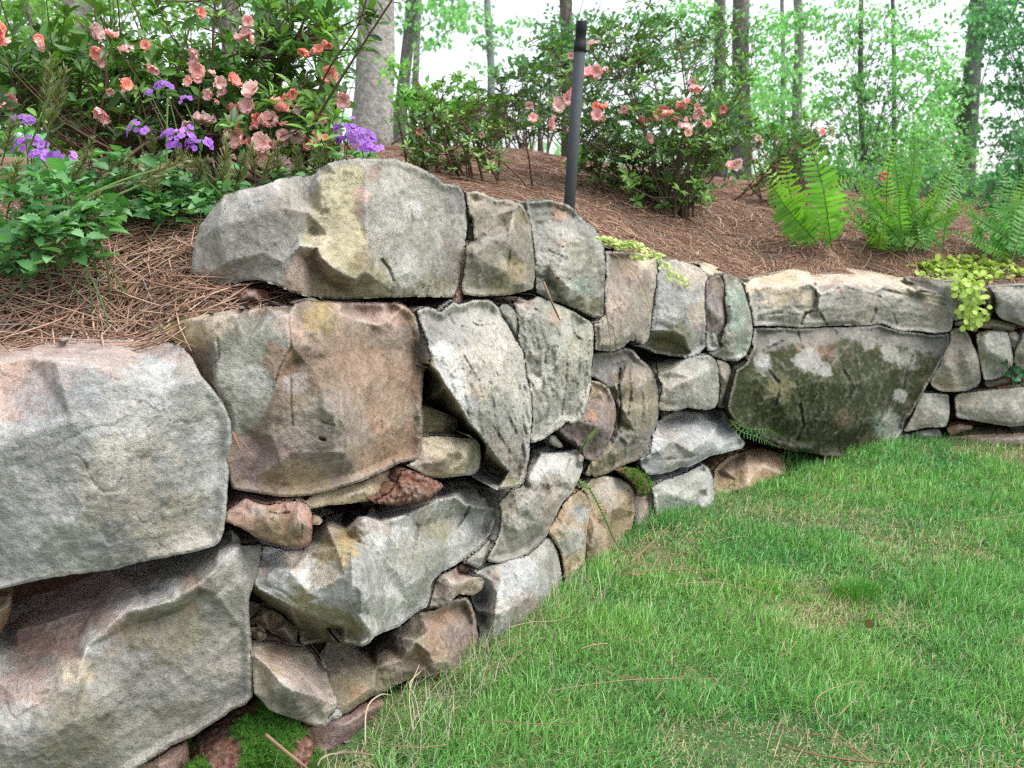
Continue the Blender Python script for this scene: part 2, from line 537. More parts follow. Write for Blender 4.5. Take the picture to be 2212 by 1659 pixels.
    em = bd * scale * 100                                          # cm from the rim
    rr = 0.75 * soft * (1 + 0.9 * fbm(W0 * 16 + sd, 2, sd + 88))
    x = np.clip(1 - em / rr, 0, 1)
    d = d - 0.55 * soft * (1 - np.sqrt(np.clip(1 - x * x, 0, 1)))
    nz = fbm(W0 * 6 + sd, 3, sd) * 0.22 + 0.30 * (0.25 - np.abs(fbm(W0 * 8 + sd * 1.7, 4, sd + 13, 0.55))) + fbm(W0 * 26 + sd, 3, sd + 9) * 0.32 + fbm(W0 * 80, 2, sd + 5) * 0.22
    chip = np.abs(fbm(W0 * 11 + sd * 2, 3, sd + 21))
    nz -= 0.35 * sstep(0.03, 0.0, chip) * sstep(0.1, 0.3, fbm(W0 * 5 + sd, 2, sd + 77))
    if strata is not None:
        nz += 0.55 * fbm(W0 @ np.diag(strata), 4, sd + 3)
    # broken planes, as rock splits
    uv = (V2 - V2.mean(0)) * scale[:, None] * 100
    ext = np.abs(uv).max()
    pl = np.min([uv @ rng.normal(0, .34, 2) + rng.uniform(0, .20) * ext for _ in range(12)], axis=0)
    pl = np.clip(pl - np.median(pl), -5, 3)
    d = d + nz * rough + pl * fac * np.clip(em / 2.0, .3, 1)
    crk = np.zeros(len(V2))
    if mat is not None:                                       # loose crumbs
        d = d + 1.1 * np.abs(fbm(W0 * 55, 3, sd + 5)) + 0.5 * fbm(W0 * 130, 2, sd + 6)
    for cr in cracks:                                         # open splits: (points, cm deep, half width in picture units)
        pg = fr(f, np.array(cr[0], float)); pd = np.full(len(V2), 1e9)
        for i in range(len(pg) - 1):
            A, B = pg[i], pg[i + 1]; AB = B - A; t = np.clip(((V2 - A) @ AB) / (AB @ AB + 1e-9), 0, 1)
            pd = np.minimum(pd, np.linalg.norm(V2 - A - t[:, None] * AB, axis=1))
        pd = pd + 1.6 * fbm(W0 * 40, 2, sd + 99)
        ck = np.clip(1 - np.abs(pd) / (0.62 * cr[2]), 0, 1); crk = np.maximum(crk, np.clip(ck * 1.5, 0, 1) * min(1.0, cr[1] / 2.6) * sstep(-.35, .25, fbm(W0 * 22, 3, sd + 17))); d = d - 0.7 * cr[1] * ck * sstep(-.5, .2, fbm(W0 * 22, 3, sd + 17))
    W, nrm = on_wall(V2[:, 0], V2[:, 1], d)
    # colour
    a, b = (np.array(c) for c in PAL[pal])
    w = sstep(-0.35, 0.35, fbm(W * 9 + 3.7 * sd, 4, sd + 31))[:, None]
    c = a * w + b * (1 - w)
    c *= 0.95 * (1 + 0.10 * rng.uniform(-1, 1)) * np.array([1.01 + .03 * rng.uniform(-1, 1), 1, .97 + .03 * rng.uniform(-1, 1)])
    rustw = sstep(0.16, 0.42, fbm(W * 6 + 9.1 * sd, 4, sd + 47))[:, None] * 0.3
    c = c * (1 - rustw) + np.array((.33, .235, .155)) * rustw
    ol_ = sstep(0.2, 0.45, fbm(W * 13 + 2.1 * sd, 4, sd + 53))[:, None] * 0.25
    c = c * (1 - ol_) + np.array((.21, .205, .135)) * ol_
    for tn in tint:
        if isinstance(tn[0], (list, tuple)):                   # a stained facet given by its outline
            pg = fr(f, np.array(tn[0], float)); pin = np.zeros(len(V2), bool); pd = np.full(len(V2), 1e9)
            for i in range(len(pg)):
                A, B = pg[i], pg[(i + 1) % len(pg)]
                cond = (A[1] > V2[:, 1]) != (B[1] > V2[:, 1])
                pin ^= cond & (V2[:, 0] < (B[0] - A[0]) * (V2[:, 1] - A[1]) / ((B[1] - A[1]) or 1e-9) + A[0])
                AB = B - A; t = np.clip(((V2 - A) @ AB) / (AB @ AB + 1e-9), 0, 1)
                pd = np.minimum(pd, np.linalg.norm(V2 - A - t[:, None] * AB, axis=1))
            k = sstep(-3.5, 3.5, np.where(pin, pd, -pd) + (11 if len(tn) < 4 else tn[3]) * fbm(W * (30 if len(tn) < 4 else 14), 4, sd + 61, 0.65))[:, None] * tn[2]
            c = c * (1 - k) + np.array(TINT[tn[1]]) * k
            continue
        tx, ty, tr, tc, ts = tn
        q = fr(f, np.array([tx, ty])); rad = tr / FR[f][2] * VS
        dd = np.hypot(V2[:, 0] - q[0], V2[:, 1] - q[1]) / rad
        k = sstep(0.0, 0.34, (1.0 - dd) + 0.85 * fbm(W * 24 + tx, 5, sd + 61, 0.68))[:, None] * ts
        c = c * (1 - k) + np.array(TINT[tc]) * k
    c = c * (1 - 0.75 * crk[:, None]) + np.array((.06, .05, .04)) * 0.75 * crk[:, None]      # darker along the splits
    ridge_light = np.clip((d - lap(d, 14)) / 0.6, 0, 1)[:, None] * 0.28        # light on the ridges, put into the colour as a paler tone
    c = c * (1 - ridge_light) + np.array((.56, .54, .50)) * ridge_light
    # body behind the face
    ring = r2[3]
    bidx = np.array([i for i, o in enumerate(r2[3]) if len(o) and min(o) < m])
    order = bidx[np.argsort([min(r2[3][i]) for i in bidx])]
    rim = W[order]; rn = nrm[order]
    cen = rim.mean(0); axis = -rn.mean(0); view = (cen - CAMP) * np.array([1, 1, 0]); axis = axis * (1 - axis_mix) + view / np.linalg.norm(view) * axis_mix; axis /= np.linalg.norm(axis)
    rings = [W]; faces = [F2]
    prev = order; base = len(W); cols = [c]
    k = len(order)
    for back, shr in ((0.02, 1.0), (0.07, 0.985), (depth * 0.006, 0.94), (depth * 0.01, 0.80)):
        off = rim - cen; off = off - (off @ axis)[:, None] * axis
        R = rim + axis * back - off * (1 - shr)
        R = R + 0.006 * fbm(R * 20, 3, sd + 71)[:, None] * (off / (np.linalg.norm(off, axis=1, keepdims=True) + 1e-9))
        idx = base + np.arange(k)
        nx = np.roll(np.arange(k), -1)
        faces.append(np.stack([prev, prev[nx], idx[nx]], 1)); faces.append(np.stack([prev, idx[nx], idx], 1))
        rings.append(R); cols.append(np.tile(b * 0.9, (k, 1)) * 0.5 + c[order] * 0.5); prev = idx; base += k
    rings.append((rings[-1].mean(0))[None]); cols.append(b[None])
    nx = np.roll(np.arange(k), -1)
    faces.append(np.stack([prev, prev[nx], np.full(k, base)], 1))
    Vw = np.vstack(rings); Fw = np.vstack(faces); Cw = np.vstack(cols)
    # make the winding face outwards
    A, B, C = (Vw[F2[:, i]] for i in range(3))
    if (np.cross(B - A, C - A) * (CAMP - A)).sum() < 0:
        Fw = Fw[:, ::-1]
    loc = Vw.mean(0); loc[2] = Vw[:, 2].min()
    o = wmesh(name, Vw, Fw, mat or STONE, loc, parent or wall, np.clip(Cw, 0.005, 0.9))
    if label: o["label"] = label
    FACE[o.name] = (W, nrm, V2)
    return o
# ---- near end of the wall
stone('B', 'grey', [(-170,640,-25),(100,600,-25),(500,520,-25),(900,440,-22),(1100,400,-16),(1235,345,-9),(1275,355,-6),(1318,400,-5),(1330,442,-5),(1440,430,-6),
  (1432,520,-4),(1400,640,-3),(1370,720),(1375,850),(1385,1000),(1390,1150),(1392,1260),(1350,1310),(1280,1340),(1240,1370),(1130,1440),(1050,1490),(950,1530),(860,1590),(750,1659),(600,1760),(300,1900),(-170,1950)],
  [(0,900,-14),(200,780,-17),(500,700,-15),(800,610,-13),(1050,520,-10),(1150,470,-7),(100,900,-10),(300,850,-9),(500,780,-8),(750,680,-6),(950,620,-4),(1200,480,-1.5),(1280,420,-2),
   (480,990,1),(560,930,1.5),(620,860,1),(700,800,1),(800,780,1.5),(950,740,1.5),(1080,660,1.5),(1180,570,1.5),(1240,500,1),(1310,450,0),
   (100,1000,-7),(250,980,-7),(400,1000,-4),(150,1100,-4),(350,1080,0),(450,1080,2),(430,1180,3),(300,1260,3),(150,1330,3.5),(50,1400,3),(0,1200,0),(150,1200,1),(300,1150,1),
   (600,950,-.5),(720,880,-1),(850,850,-1.5),(1000,800,-1.5),(1100,720,-1),(500,1150,1),(700,1100,0.5),(900,1000,0.5),(1200,700,0.5),(1300,600,0),(1380,560,-2),(1350,700,0.5),(1330,900,1.5),(1340,1150,1.5),
   (1100,1100,2),(800,1300,2.5),(1200,1280,1.5),(400,1400,4),(100,1550,4),(600,1550,3.5),(900,1520,1),(300,1750,3),(-100,1500,3),(-100,1100,0)],
  tint=[([(480,1000),(620,880),(800,800),(1000,760),(1200,600),(1320,470),(1430,440),(1380,700),(1390,1250),(1000,1500),(700,1750),(0,1900),(0,1480),(250,1330),(420,1200)],'midgrey',.5),(300,880,260,'pink',.75),(600,760,240,'pink',.65),(150,1230,150,'pink',.5),(1050,640,70,'rust',.5),(520,970,80,'white',0.43),(700,760,110,'white',0.40),(900,710,100,'white',0.43),(420,1130,110,'cream',.55),(110,1380,110,'white',0.36),
        (170,1000,150,'clay',.4),(380,1020,90,'clay',.35),(750,900,120,'olive',.6),(950,900,190,'olive',.45),(700,1050,260,'dark',.25),(1250,470,60,'white',0.29),(450,1450,260,'olive',.35),(1050,780,60,'rust',.4)],
  depth=30, fac=.4, axis_mix=.8, label="huge grey stone with a pinkish slanting ledge, lowest at the near end", sp=3.6)
stone('A', 'lightgrey', [(-260,235,-14),(0,195,-14),(150,198,-14),(220,165,-15),(500,140,-15),(760,148,-14),(930,160,-9),(1010,195,-6),(1060,250,-5),(1085,310,-4),(1130,370,-3),(1180,430,-3),(1240,520,-3),(1270,600,-3),(1278,690,-3),
  (1265,800,-3),(1252,950,-3),(1245,1100,-3),(1235,1190,-2),(1215,1250,-1),(1190,1280,-1),(1090,1310,-1),(940,1340,-1),(780,1370,-1),(640,1410,-1),(520,1425,-1),(330,1450,-1),(200,1475,-1),(80,1500,-1),(0,1520,-1),(-260,1570,-1)],
  [(0,265,1.5),(300,262,3),(500,285,4),(760,345,4),(900,420,4),(1050,560,3),(1140,660,2),(1220,800,1),(-200,300,2),(0,700,5),(400,600,6),(800,700,5.5),(600,1000,6),(1000,1000,4),(300,1200,5),(1100,1150,2),(-200,800,4),(900,1250,3),(400,1350,3),
   (150,240,-2),(600,225,-3),(850,280,-1)],
  tint=[(150,280,330,'pink',.7),(600,200,260,'pink',.55),(950,200,120,'pink',.5),(0,240,200,'rust',.25),(820,370,160,'white',0.25),(1130,640,90,'white',0.36),(350,480,260,'bluegrey',.4),(430,1120,90,'white',0.25),(780,1120,240,'dark',.22),(250,760,300,'dark',.15),(700,900,300,'cream',.25),(950,1200,250,'cream',.25)],
  depth=30, fac=.35, axis_mix=.8, cracks=[([(1145, 650), (1180, 672), (1225, 695)], 1.2, 5), ([(1050, 560), (1100, 620), (1145, 650)], 0.5, 5)], label="smooth pale grey boulder with a pinkish top at the near end", sp=3.6, smooth=12)
stone('B', 'ochre', [(-150,700),(0,690),(60,692),(70,760),(42,850),(0,920),(-150,980)], [(0,800,-3),(40,760,-3.5)], e=-7, label="yellowish stone wedged in the shadow at the picture's left edge", depth=15)
stone('B', 'red', [(700,1680),(780,1640),(860,1600),(950,1540),(1030,1505),(1042,1580),(1030,1700),(900,1800),(700,1800)], [(900,1640,-1),(980,1580,-1.5)], e=-5, tint=[(900,1620,120,'pink',.6)], label="small pinkish stone under the huge lowest stone", depth=15)

stone('C', 'brown', [(-110,985,-16),(-30,945,-14),(60,925,-14),(200,890,-12),(380,862,-10),(560,845,-9),(690,842,-8),(730,828,-6),(780,812,-5),(850,818,-5),(1000,822,-5),(1200,822,-4),(1290,825,-3),(1350,850,-3),(1390,900,-3),(1405,960,-2),(1440,1050,-1.5),
  (1440,1150,-1.5),(1425,1300,-1.5),(1420,1400,-1.5),(1430,1480,-1.5),(1425,1580,-1.5),(1410,1680,-2),(1370,1695),(1300,1705),(1190,1760),(1080,1810),(950,1850),(800,1885),(660,1895),(500,1870),(380,1850),(340,1700,-4),(330,1450,-5),(200,1200,-7),(100,1060,-9),(0,1010,-12)],
  [(0,968,-11),(210,915,-4),(400,890,0),(600,878,1),(680,892,2),(692,980,3),(700,1060,3.2),(620,1250,2),(600,1450,2.5),(300,1100,-2),(290,1300,-1),(450,1250,-.5),(450,1050,-1),(420,1500,-.5),(760,1000,1.6),(720,1150,1.4),
   (850,960,1.8),(830,1060,2),(780,1150,2),(1000,1100,1.5),(1200,1000,2.5),(1190,950,3.2),(1100,870,-1),(1250,850,-.5),(980,870,0),(950,880,1.5),(1080,925,2.5),(1230,925,3),(1300,862,1.5),(1310,1000,2.5),(1230,1080,2.5),(1200,1200,3.2),(1380,1100,.5),
   (1000,1400,3.5),(800,1400,3),(1250,1500,3.2),(700,1650,3.4),(1000,1650,3.7),(1300,1620,2),(550,1640,1),(500,1780,.8),(700,1850,0.5),(900,1800,1),(650,1700,3.4),(600,1560,2.8)],
  tint=[([(300,960),(480,900),(640,900),(690,960),(700,1070),(640,1160),(600,1330),(530,1480),(400,1560),(300,1300),(260,1150)],'green',.5),(640,1150,110,'rust',.55),(700,960,90,'pink',.5),(870,900,110,'mustard',.5),(1150,850,200,'pink',.6),(1330,860,90,'rust',.5),(1150,1300,300,'rust',.35),(1200,1600,200,'rust',.45),(750,1250,90,'white',0.29),(480,1250,110,'white',0.29),
        (850,1750,200,'purple',.5),(550,1720,200,'purple',.55),(700,1860,200,'mustard',.35),(100,960,150,'mustard',.6),(250,900,150,'cream',.5),(1350,1000,100,'dark',.25),(1000,1150,200,'brown',.4),(900,1500,260,'grey',.3),(560,1100,30,'brightmoss',.5)],
  depth=28, fac=.45, axis_mix=.8, cracks=[([(700, 1250), (700, 1380), (710, 1500)], 0.8, 4), ([(690, 900), (700, 1070), (640, 1180), (600, 1300)], 1.0, 6), ([(860, 1570), (885, 1580)], 2.2, 6), ([(300, 1020), (305, 1130), (260, 1180)], 1.2, 5), ([(870, 1480), (940, 1500)], 0.9, 4)], label="large rust brown block with a grey green left face, second course", sp=3.4, smooth=6)
stone('C', 'grey', [(155,590,-20),(165,500,-20),(200,400,-20),(260,310,-19),(330,235,-17),(430,200,-15),(560,175,-13),(640,140,-12),(720,130,-10),(820,125,-8),(850,90,-7),(900,60,-6),(960,38,-5),(1060,28,-3),(1180,32,-3),(1270,30,-3),(1350,55,-3),(1430,90,-3),(1500,125),(1540,165),
  (1630,178),(1660,230),(1670,330),(1672,400),(1660,480),(1655,560),(1650,650),(1630,720),(1610,780),(1590,798),(1460,792),(1300,795),(1150,800),(1000,808),(900,805,-4),(800,795,-5),(700,765,-7),(620,730,-9),(520,700,-12),(430,710,-14),(330,740,-17),(240,750,-19),(180,720,-20),(150,650,-20)],
  [(300,400,-14),(500,350,-11),(650,300,-9.5),(785,250,-8.5),(350,600,-13),(550,550,-10),(660,600,-8),(740,440,-9),(250,660,-16),(845,150,-5),(805,330,-5.2),(752,512,-4.2),(845,520,-2.4),(870,580,-1.2),(950,120,-3),(880,350,-3.4),(900,450,-2.4),(1040,300,-1.2),
   (1110,90,0.3),(1110,300,1.5),(1120,500,2),(1110,650,2.2),(1050,695,1.7),(940,640,0.2),(800,600,-5.5),(740,560,-6.2),(700,700,-7),(900,720,-3),(1000,770,-2),(1060,740,-.5),(1300,200,1),(1300,400,1.5),(1500,300,0.5),(1550,500,1),(1350,650,2),(1550,650,1),(1200,720,1.5),(1400,740,1),(1560,740,0),(1180,110,0.5),(1460,735,1.2),(1230,600,1.0),(1370,420,1.0)],
  tint=[([(880,70),(1060,60),(1100,100),(1100,350),(1120,520),(1110,640),(1050,695),(940,640),(870,570),(845,520),(752,512),(805,330),(835,180)],'yellow',.9),([(752,515),(845,522),(870,580),(940,645),(1050,700),(1090,690),(1100,740),(980,800),(800,795),(660,740),(680,640),(720,560)],'brown',.62),(870,480,50,'cream',.5),(1080,230,55,'pink',.8),(1070,330,40,'pink',.6),(1090,600,60,'rust',.4),(1140,120,60,'brown',.5),(900,760,120,'olive',.4),(1150,770,200,'olive',.6),(1450,770,150,'olive',.45),(600,440,120,'dark',.3),(1370,300,60,'white',0.36),(1350,650,120,'white',0.18),(500,200,140,'white',0.22),(200,680,60,'rust',.5)],
  depth=22, axis_mix=1.0, fac=.25, cracks=[([(1200, 590), (1240, 640), (1260, 700)], 1.3, 6), ([(1355, 300), (1370, 380), (1380, 430)], 1.1, 5), ([(1460, 735), (1440, 790)], 1.2, 5)], label="biggest top stone with a yellow broken facet between two grey faces", sp=3.2, smooth=5)
stone('C', 'warmgrey', [(1660,215,-4),(1720,210,-5),(1770,225,-5),(1830,255,-4),(1900,255,-5),(1970,280,-4),(2000,330),(2020,400),(2030,500),(2040,600),(2045,680),(2030,745),(1960,770),(1880,785),(1800,785),(1750,795),(1650,780),(1640,730),(1655,640),(1662,520),(1680,490),(1710,480),(1700,380),(1675,320)],
  [(1760,300,2),(1850,290,1.2),(1930,310,2.8),(1780,440,0),(1880,415,1.2),(1870,385,-.4),(1800,470,2.6),(1900,440,3.2),(1720,560,2),(1850,560,2.4),(1900,500,3.2),(1890,650,2.7),(1935,620,0.8),(1990,600,2),(1980,450,2.5),(1750,700,2),(1900,720,2),(1990,720,1.5),(1830,340,1.2)],
  tint=[(1930,640,80,'mustard',.35),(1950,360,60,'olive',.4),(1850,770,120,'olive',.4),(1720,230,60,'cream',.4)], cracks=[([(1660, 505), (1720, 480), (1780, 440), (1870, 395)], 1.8, 7), ([(1890, 430), (1900, 560), (1890, 720)], 1.0, 6)], label="squat top stone with a deep crease, beside the biggest top stone")
stone('E', 'grey', [(-110,28,-4),(-40,20,-5),(30,15,-5),(100,35,-5),(150,60,-4),(180,95,-4),(210,130,-4),(270,170,-4),(300,215,-4),(320,270),(330,400),(328,520),(325,640),(310,670),(260,665),(200,635),(120,600),(60,580),(0,555),(-50,530),(-55,440),(-60,340),(-80,200),(-100,100)],
  [(60,70,1),(100,110,2),(100,250,3),(92,330,3),(0,200,0.4),(-40,350,-.6),(0,450,-.6),(20,380,1.),(70,450,3.2),(40,480,-.4),(60,530,-.6),(200,250,2.6),(250,400,2.7),(200,550,2.6),(300,500,1.5),(130,500,2.8),(290,620,1.5),(150,120,0.5)],
  tint=[(80,90,60,'rust',.6),(90,260,40,'rust',.4),(200,500,60,'teal',.45),(130,520,50,'white',0.36),(300,600,60,'moss',.7),(230,620,80,'olive',.4),(180,350,110,'olive',.3),(60,480,30,'rust',.3)], cracks=[([(100, 100), (108, 180), (95, 280)], 1.0, 5), ([(20, 300), (90, 330)], 0.8, 5), ([(60, 455), (100, 445)], 1.6, 5)], label="top stone with a rusty upper edge and pale lichen streaks", strata=(20,20,90))
stone('E', 'warmgrey', [(330,300,-5),(420,305,-4),(520,310,-4),(600,325,-3),(620,370),(615,470),(600,560),(590,640),(580,740),(565,790),(530,815),(500,795),(460,795),(430,830),(370,855),(320,850),(275,845),(270,760),(268,700),(300,680),(325,650),(330,520),(330,400)],
  [(440,340,1),(540,330,1.5),(600,350,1),(400,450,2),(500,450,2.5),(560,500,2),(350,600,1.5),(450,650,2.5),(530,700,2),(380,780,1.5),(480,740,2.2)], tint=[(480,400,110,'brown',.35),(560,320,90,'cream',.6),(400,600,90,'rust',.2)], label="tall brownish grey top stone under trailing pine needles", strata=(60,60,15))
stone('E', 'lightgrey', [(620,390,-5),(640,350,-6),(700,345,-6),(800,370,-6),(860,400,-5),(890,430,-3),(900,460),(880,500),(875,600),(885,680),(880,750),(885,820),(850,860),(790,890),(700,880),(600,860),(540,835),(480,820),(520,815),(565,790),(580,740),(590,640),(605,540),(615,460)],
  [(700,400,1),(820,430,1.5),(860,470,1.5),(680,520,3),(800,560,3),(840,700,3),(720,650,4),(620,700,2),(760,770,4.4),(800,860,2.5),(850,800,2),(600,738,3),(700,740,4.4),(650,800,-4),(700,860,-2),(560,800,-5),(740,820,-.5)],
  tint=[(700,810,130,'olive',.7),(780,400,130,'cream',.4),(860,640,80,'cream',.35),(820,720,40,'rust',.2)], label="pale knobbly top stone with a dark slanting underside")
stone('E', 'tan', [(830,372,-12),(870,360,-14),(930,380,-13),(975,418,-7),(930,436,-3),(890,455,-3),(872,410,-4)], [(890,420,-2.5)], tint=[(880,400,80,'cream',.5)], label="thin tan cap stone tucked behind the purple stone", depth=18)
stone('E', 'purple', [(880,470,-3),(920,438,-4),(960,428,-4),(985,470),(990,560),(1000,650),(1000,700),(985,760),(960,790),(965,840),(930,850),(890,850),(880,800),(885,700),(875,600)],
  [(930,500,2),(940,650,2),(920,740,2.2),(930,800,2.4),(960,700,1.5),(960,785,0)], tint=[(920,800,55,'grey',.8),(930,560,60,'grey',.3)], label="narrow purplish top stone between two grey ones")
stone('E', 'grey', [(975,425,-4),(1010,420,-4),(1060,440),(1085,490),(1105,560),(1130,640),(1142,740),(1130,820),(1100,880),(1060,905),(1000,905),(940,885),(890,860),(930,850),(965,835),(970,780),(1000,700),(995,600),(985,500)],
  [(1040,480,2),(1050,600,3.5),(1060,750,4),(1010,850,2.5),(1090,800,2.5),(1020,700,3),(960,880,0)], tint=[(1050,560,70,'teal',.5),(1040,680,80,'teal',.5),(1090,820,70,'teal',.5),(990,800,40,'dark',.5),(1010,440,40,'olive',.5)], label="rounded stone with blue green lichen at the inner corner")

# ---- corner boulder and its split cap
stone('E', 'grey', [(1085,475,-5),(1160,442,-8),(1260,425,-14),(1310,412,-18),(1350,393,-22),(1450,388,-24),(1620,375,-28),(1750,380,-28),(1840,405,-22),(1900,432,-16),(1980,446,-10),(2046,488,-6),(2055,520,-4),(2116,530,-5),(2180,540,-4),(2226,552,-3),(2250,580),(2256,620),(2246,680),(2226,742),(2141,755),
  (2050,742),(1951,738),(1850,700),(1750,708),(1560,712),(1400,722),(1280,712),(1142,712),(1135,640),(1110,540)],
  [(1130,495,1),(1300,495,1.5),(1380,500,2),(1450,480,2),(1480,500,2),(1650,480,2.5),(1800,530,3),(2030,525,4),(2120,580,3),(2200,570,2),(1400,440,-8),(1600,430,-10),(1800,440,-8),(1650,462,-1),(1900,470,-2),(1980,500,2),(1820,548,0.5),(2020,545,1.5),
   (1200,600,2),(1350,600,2.2),(1395,640,2.2),(1430,640,-.5),(1480,600,0.2),(1470,520,0.6),(1510,540,2.8),(1500,620,2.6),(1600,600,3),(1780,580,3.4),(1815,620,1.6),(1830,560,1),(1900,620,2),(2000,650,3),(2100,650,3),(2200,650,2),(1700,680,2.5),(1540,690,1),(2140,720,2)],
  tint=[([(1080,470),(1250,422),(1350,390),(1620,372),(1840,402),(1990,444),(2050,486),(2055,528),(1900,500),(1650,478),(1480,488),(1300,494),(1100,497)],'cream',.8),(1600,392,160,'pink',.55),(1250,480,140,'tan',.6),(1120,480,60,'cream',.6),(2120,540,60,'cream',.6),(1960,500,90,'cream',.4),(1440,560,60,'cream',.5),(1900,600,300,'dark',.16)],
  depth=32, cracks=[([(1482, 478), (1492, 560), (1480, 620), (1430, 648), (1400, 705)], 2.6, 6), ([(1430, 645), (1500, 625), (1545, 705)], 2.0, 5), ([(1830, 550), (1815, 600), (1815, 640), (1790, 695)], 1.6, 6), ([(1840, 550), (1900, 600), (1930, 700)], 1.4, 5), ([(1850, 512), (2000, 545), (2120, 575), (2250, 612)], 1.8, 5), ([(1200, 650), (1300, 640), (1400, 655)], 1.0, 4), ([(1500, 500), (1560, 515), (1640, 500), (1800, 540)], 1.2, 5)], label="wide cap slab with a cream coloured top over the mossy boulder", sp=2.6, strata=(6,6,50))
stone('E', 'dark', [(1142,722),(1280,722),(1400,728),(1560,720),(1750,716),(1840,705),(1945,742),(2050,750),(2140,763),(2222,752),(2225,790),(2215,850),(2195,880),(2150,960),(2100,1040),(2050,1130),(2010,1200),(1980,1230),(1965,1290),(1930,1340),(1880,1400),(1810,1425,-5),(1700,1425,-6),(1550,1430,-6),(1450,1410,-6),
  (1330,1395,-6),(1250,1370,-6),(1150,1320,-5),(1080,1270,-4),(1030,1230,-3),(1000,1170),(1010,1100),(1030,1020),(1050,950),(1100,920),(1140,830)],
  [(1200,760,0),(1400,770,1),(1600,760,1),(1850,770,2),(2100,790,1),(1200,870,3),(1400,850,4),(1450,865,6),(1530,900,4),(1350,950,7),(1600,900,6.5),(1900,950,7.5),(2050,880,4),(1150,1000,5.5),(1250,1080,7.5),(1500,1020,8.5),(1700,1030,8.5),(1850,1030,8),(1980,1030,6),(2080,960,4),
   (1150,1180,4.5),(1350,1220,6),(1600,1230,6.5),(1800,1220,6.5),(1900,1180,5.5),(1930,1180,5),(1600,1350,3),(1750,1370,3),(1850,1330,3),(1400,1340,2.5),(1950,1270,1.5),(1250,1280,2.5)],
  tint=[([(1130,930),(1250,850),(1380,820),(1480,900),(1560,960),(1640,880),(1700,820),(1800,830),(1860,900),(2000,870),(2100,900),(2140,960),(2050,1120),(1960,1080),(1880,1180),(1800,1330),(1650,1400),(1400,1390),(1200,1320),(1040,1210),(1015,1100),(1060,980)],'moss',.92,62),([(1100,1250),(1300,1270),(1800,1270),(1850,1350),(1780,1410),(1500,1420),(1300,1380)],'moss',.6,50),(1200,1000,200,'moss',.9),(1150,1150,170,'moss',.9),(1330,1100,190,'moss',.85),(1500,1150,220,'moss',.85),(1700,1150,230,'moss',.85),(1750,1000,180,'moss',.85),(1850,1130,160,'moss',.75),(1350,880,120,'moss',.7),(1680,830,70,'moss',.6),(1980,900,100,'moss',.7),(2120,960,80,'moss',.7),(1950,1000,90,'moss',.6),
        (1480,810,110,'rust',.35),(1280,1060,90,'olive',.4),(1440,900,80,'grey',.7),(1530,950,50,'white',0.29),(1200,900,50,'grey',.5),(1780,810,45,'grey',.6),(1900,860,60,'grey',.6),(1990,900,60,'grey',.5),(1950,1100,45,'white',0.36),(1870,1250,80,'teal',.4),(1890,1320,80,'white',0.29),(1900,1230,60,'grey',.5),(1800,1400,120,'olive',.4),([(1140,720),(1560,715),(1850,705),(2220,755),(2200,870),(2100,860),(1850,810),(1640,790),(1480,830),(1380,800),(1240,840),(1150,900)],'midgrey',.75),(1640,1230,60,'brown',.3),(1190,930,60,'white',0.22)],
  depth=36, cracks=[([(1142, 880), (1220, 840), (1310, 795)], 1.4, 6), ([(1380, 728), (1410, 830), (1480, 862), (1530, 890)], 1.4, 5), ([(1790, 740), (1800, 790), (1815, 850)], 1.2, 5), ([(1540, 900), (1500, 960), (1480, 1010)], 1.4, 7), ([(1900, 1100), (1870, 1200), (1820, 1260)], 1.5, 7), ([(1400, 1150), (1420, 1260), (1380, 1340)], 1.5, 7), ([(1640, 960), (1700, 1050), (1640, 1150)], 1.6, 8), ([(2020, 880), (1980, 1000), (1960, 1120)], 1.6, 6), ([(1230, 960), (1300, 1050), (1260, 1150)], 1.6, 8)], label="great dark boulder covered in patchy moss at the inner corner", name="boulder", sp=2.6, rough=1.25, soft=1.6)

# ---- far right stretch
stone('F', 'grey', [(900,292,-6),(1100,300,-6),(1300,325,-6),(1450,330,-5),(1600,345,-5),(1700,372,-4),(1780,405,-4),(1795,500),(1775,580),(1700,600),(1640,660),(1560,740),(1440,775),(1400,700),(1300,500),(1050,420),(950,350)],
  [(1150,350,-1),(1300,400,0),(1450,400,0.6),(1600,450,0.6),(1700,480,1),(1500,620,.6)], e=-3, label="grey stone behind the cap slab, under the trailing yellow green creeper", depth=22)
stone('F', 'warmgrey', [(1440,790),(1550,750),(1690,670),(1735,690),(1745,760),(1720,850),(1690,895),(1640,890),(1560,815),(1460,830)], [(1650,760,0),(1550,790,-1)], e=-4, label="small stone half hidden by the hanging creeper", depth=18)
stone('F', 'grey', [(1840,415,-4),(1900,395,-6),(2000,385,-6),(2300,372,-6),(2560,400,-5),(2600,600),(2500,790),(2300,830),(2211,830),(2100,790),(1990,760),(1930,720),(1900,660),(1920,600),(1910,520),(1880,450)],
  [(1990,440,2),(1950,600,2),(2200,450,2.5),(2200,600,3),(2100,700,2.5),(2400,600,3)], tint=[(1960,420,60,'tan',.5),(1940,560,50,'olive',.6),(2050,780,80,'rust',.3)], label="last top stone at the picture's right edge")
stone('F', 'red', [(1800,405),(1850,420),(1885,500),(1900,620),(1870,680),(1850,740),(1770,720),(1775,600),(1800,520)], [(1840,520,-4),(1820,650,-4)], e=-7, label="reddish filler stone in the far joint", depth=14)
stone('F', 'olive', [(1740,740),(1900,760),(2100,800),(2145,850),(2080,885),(1900,865),(1735,845)], [(1900,815,-1),(2050,845,-1)], e=-4, label="thin dark slip of stone under the last top stone", depth=16)
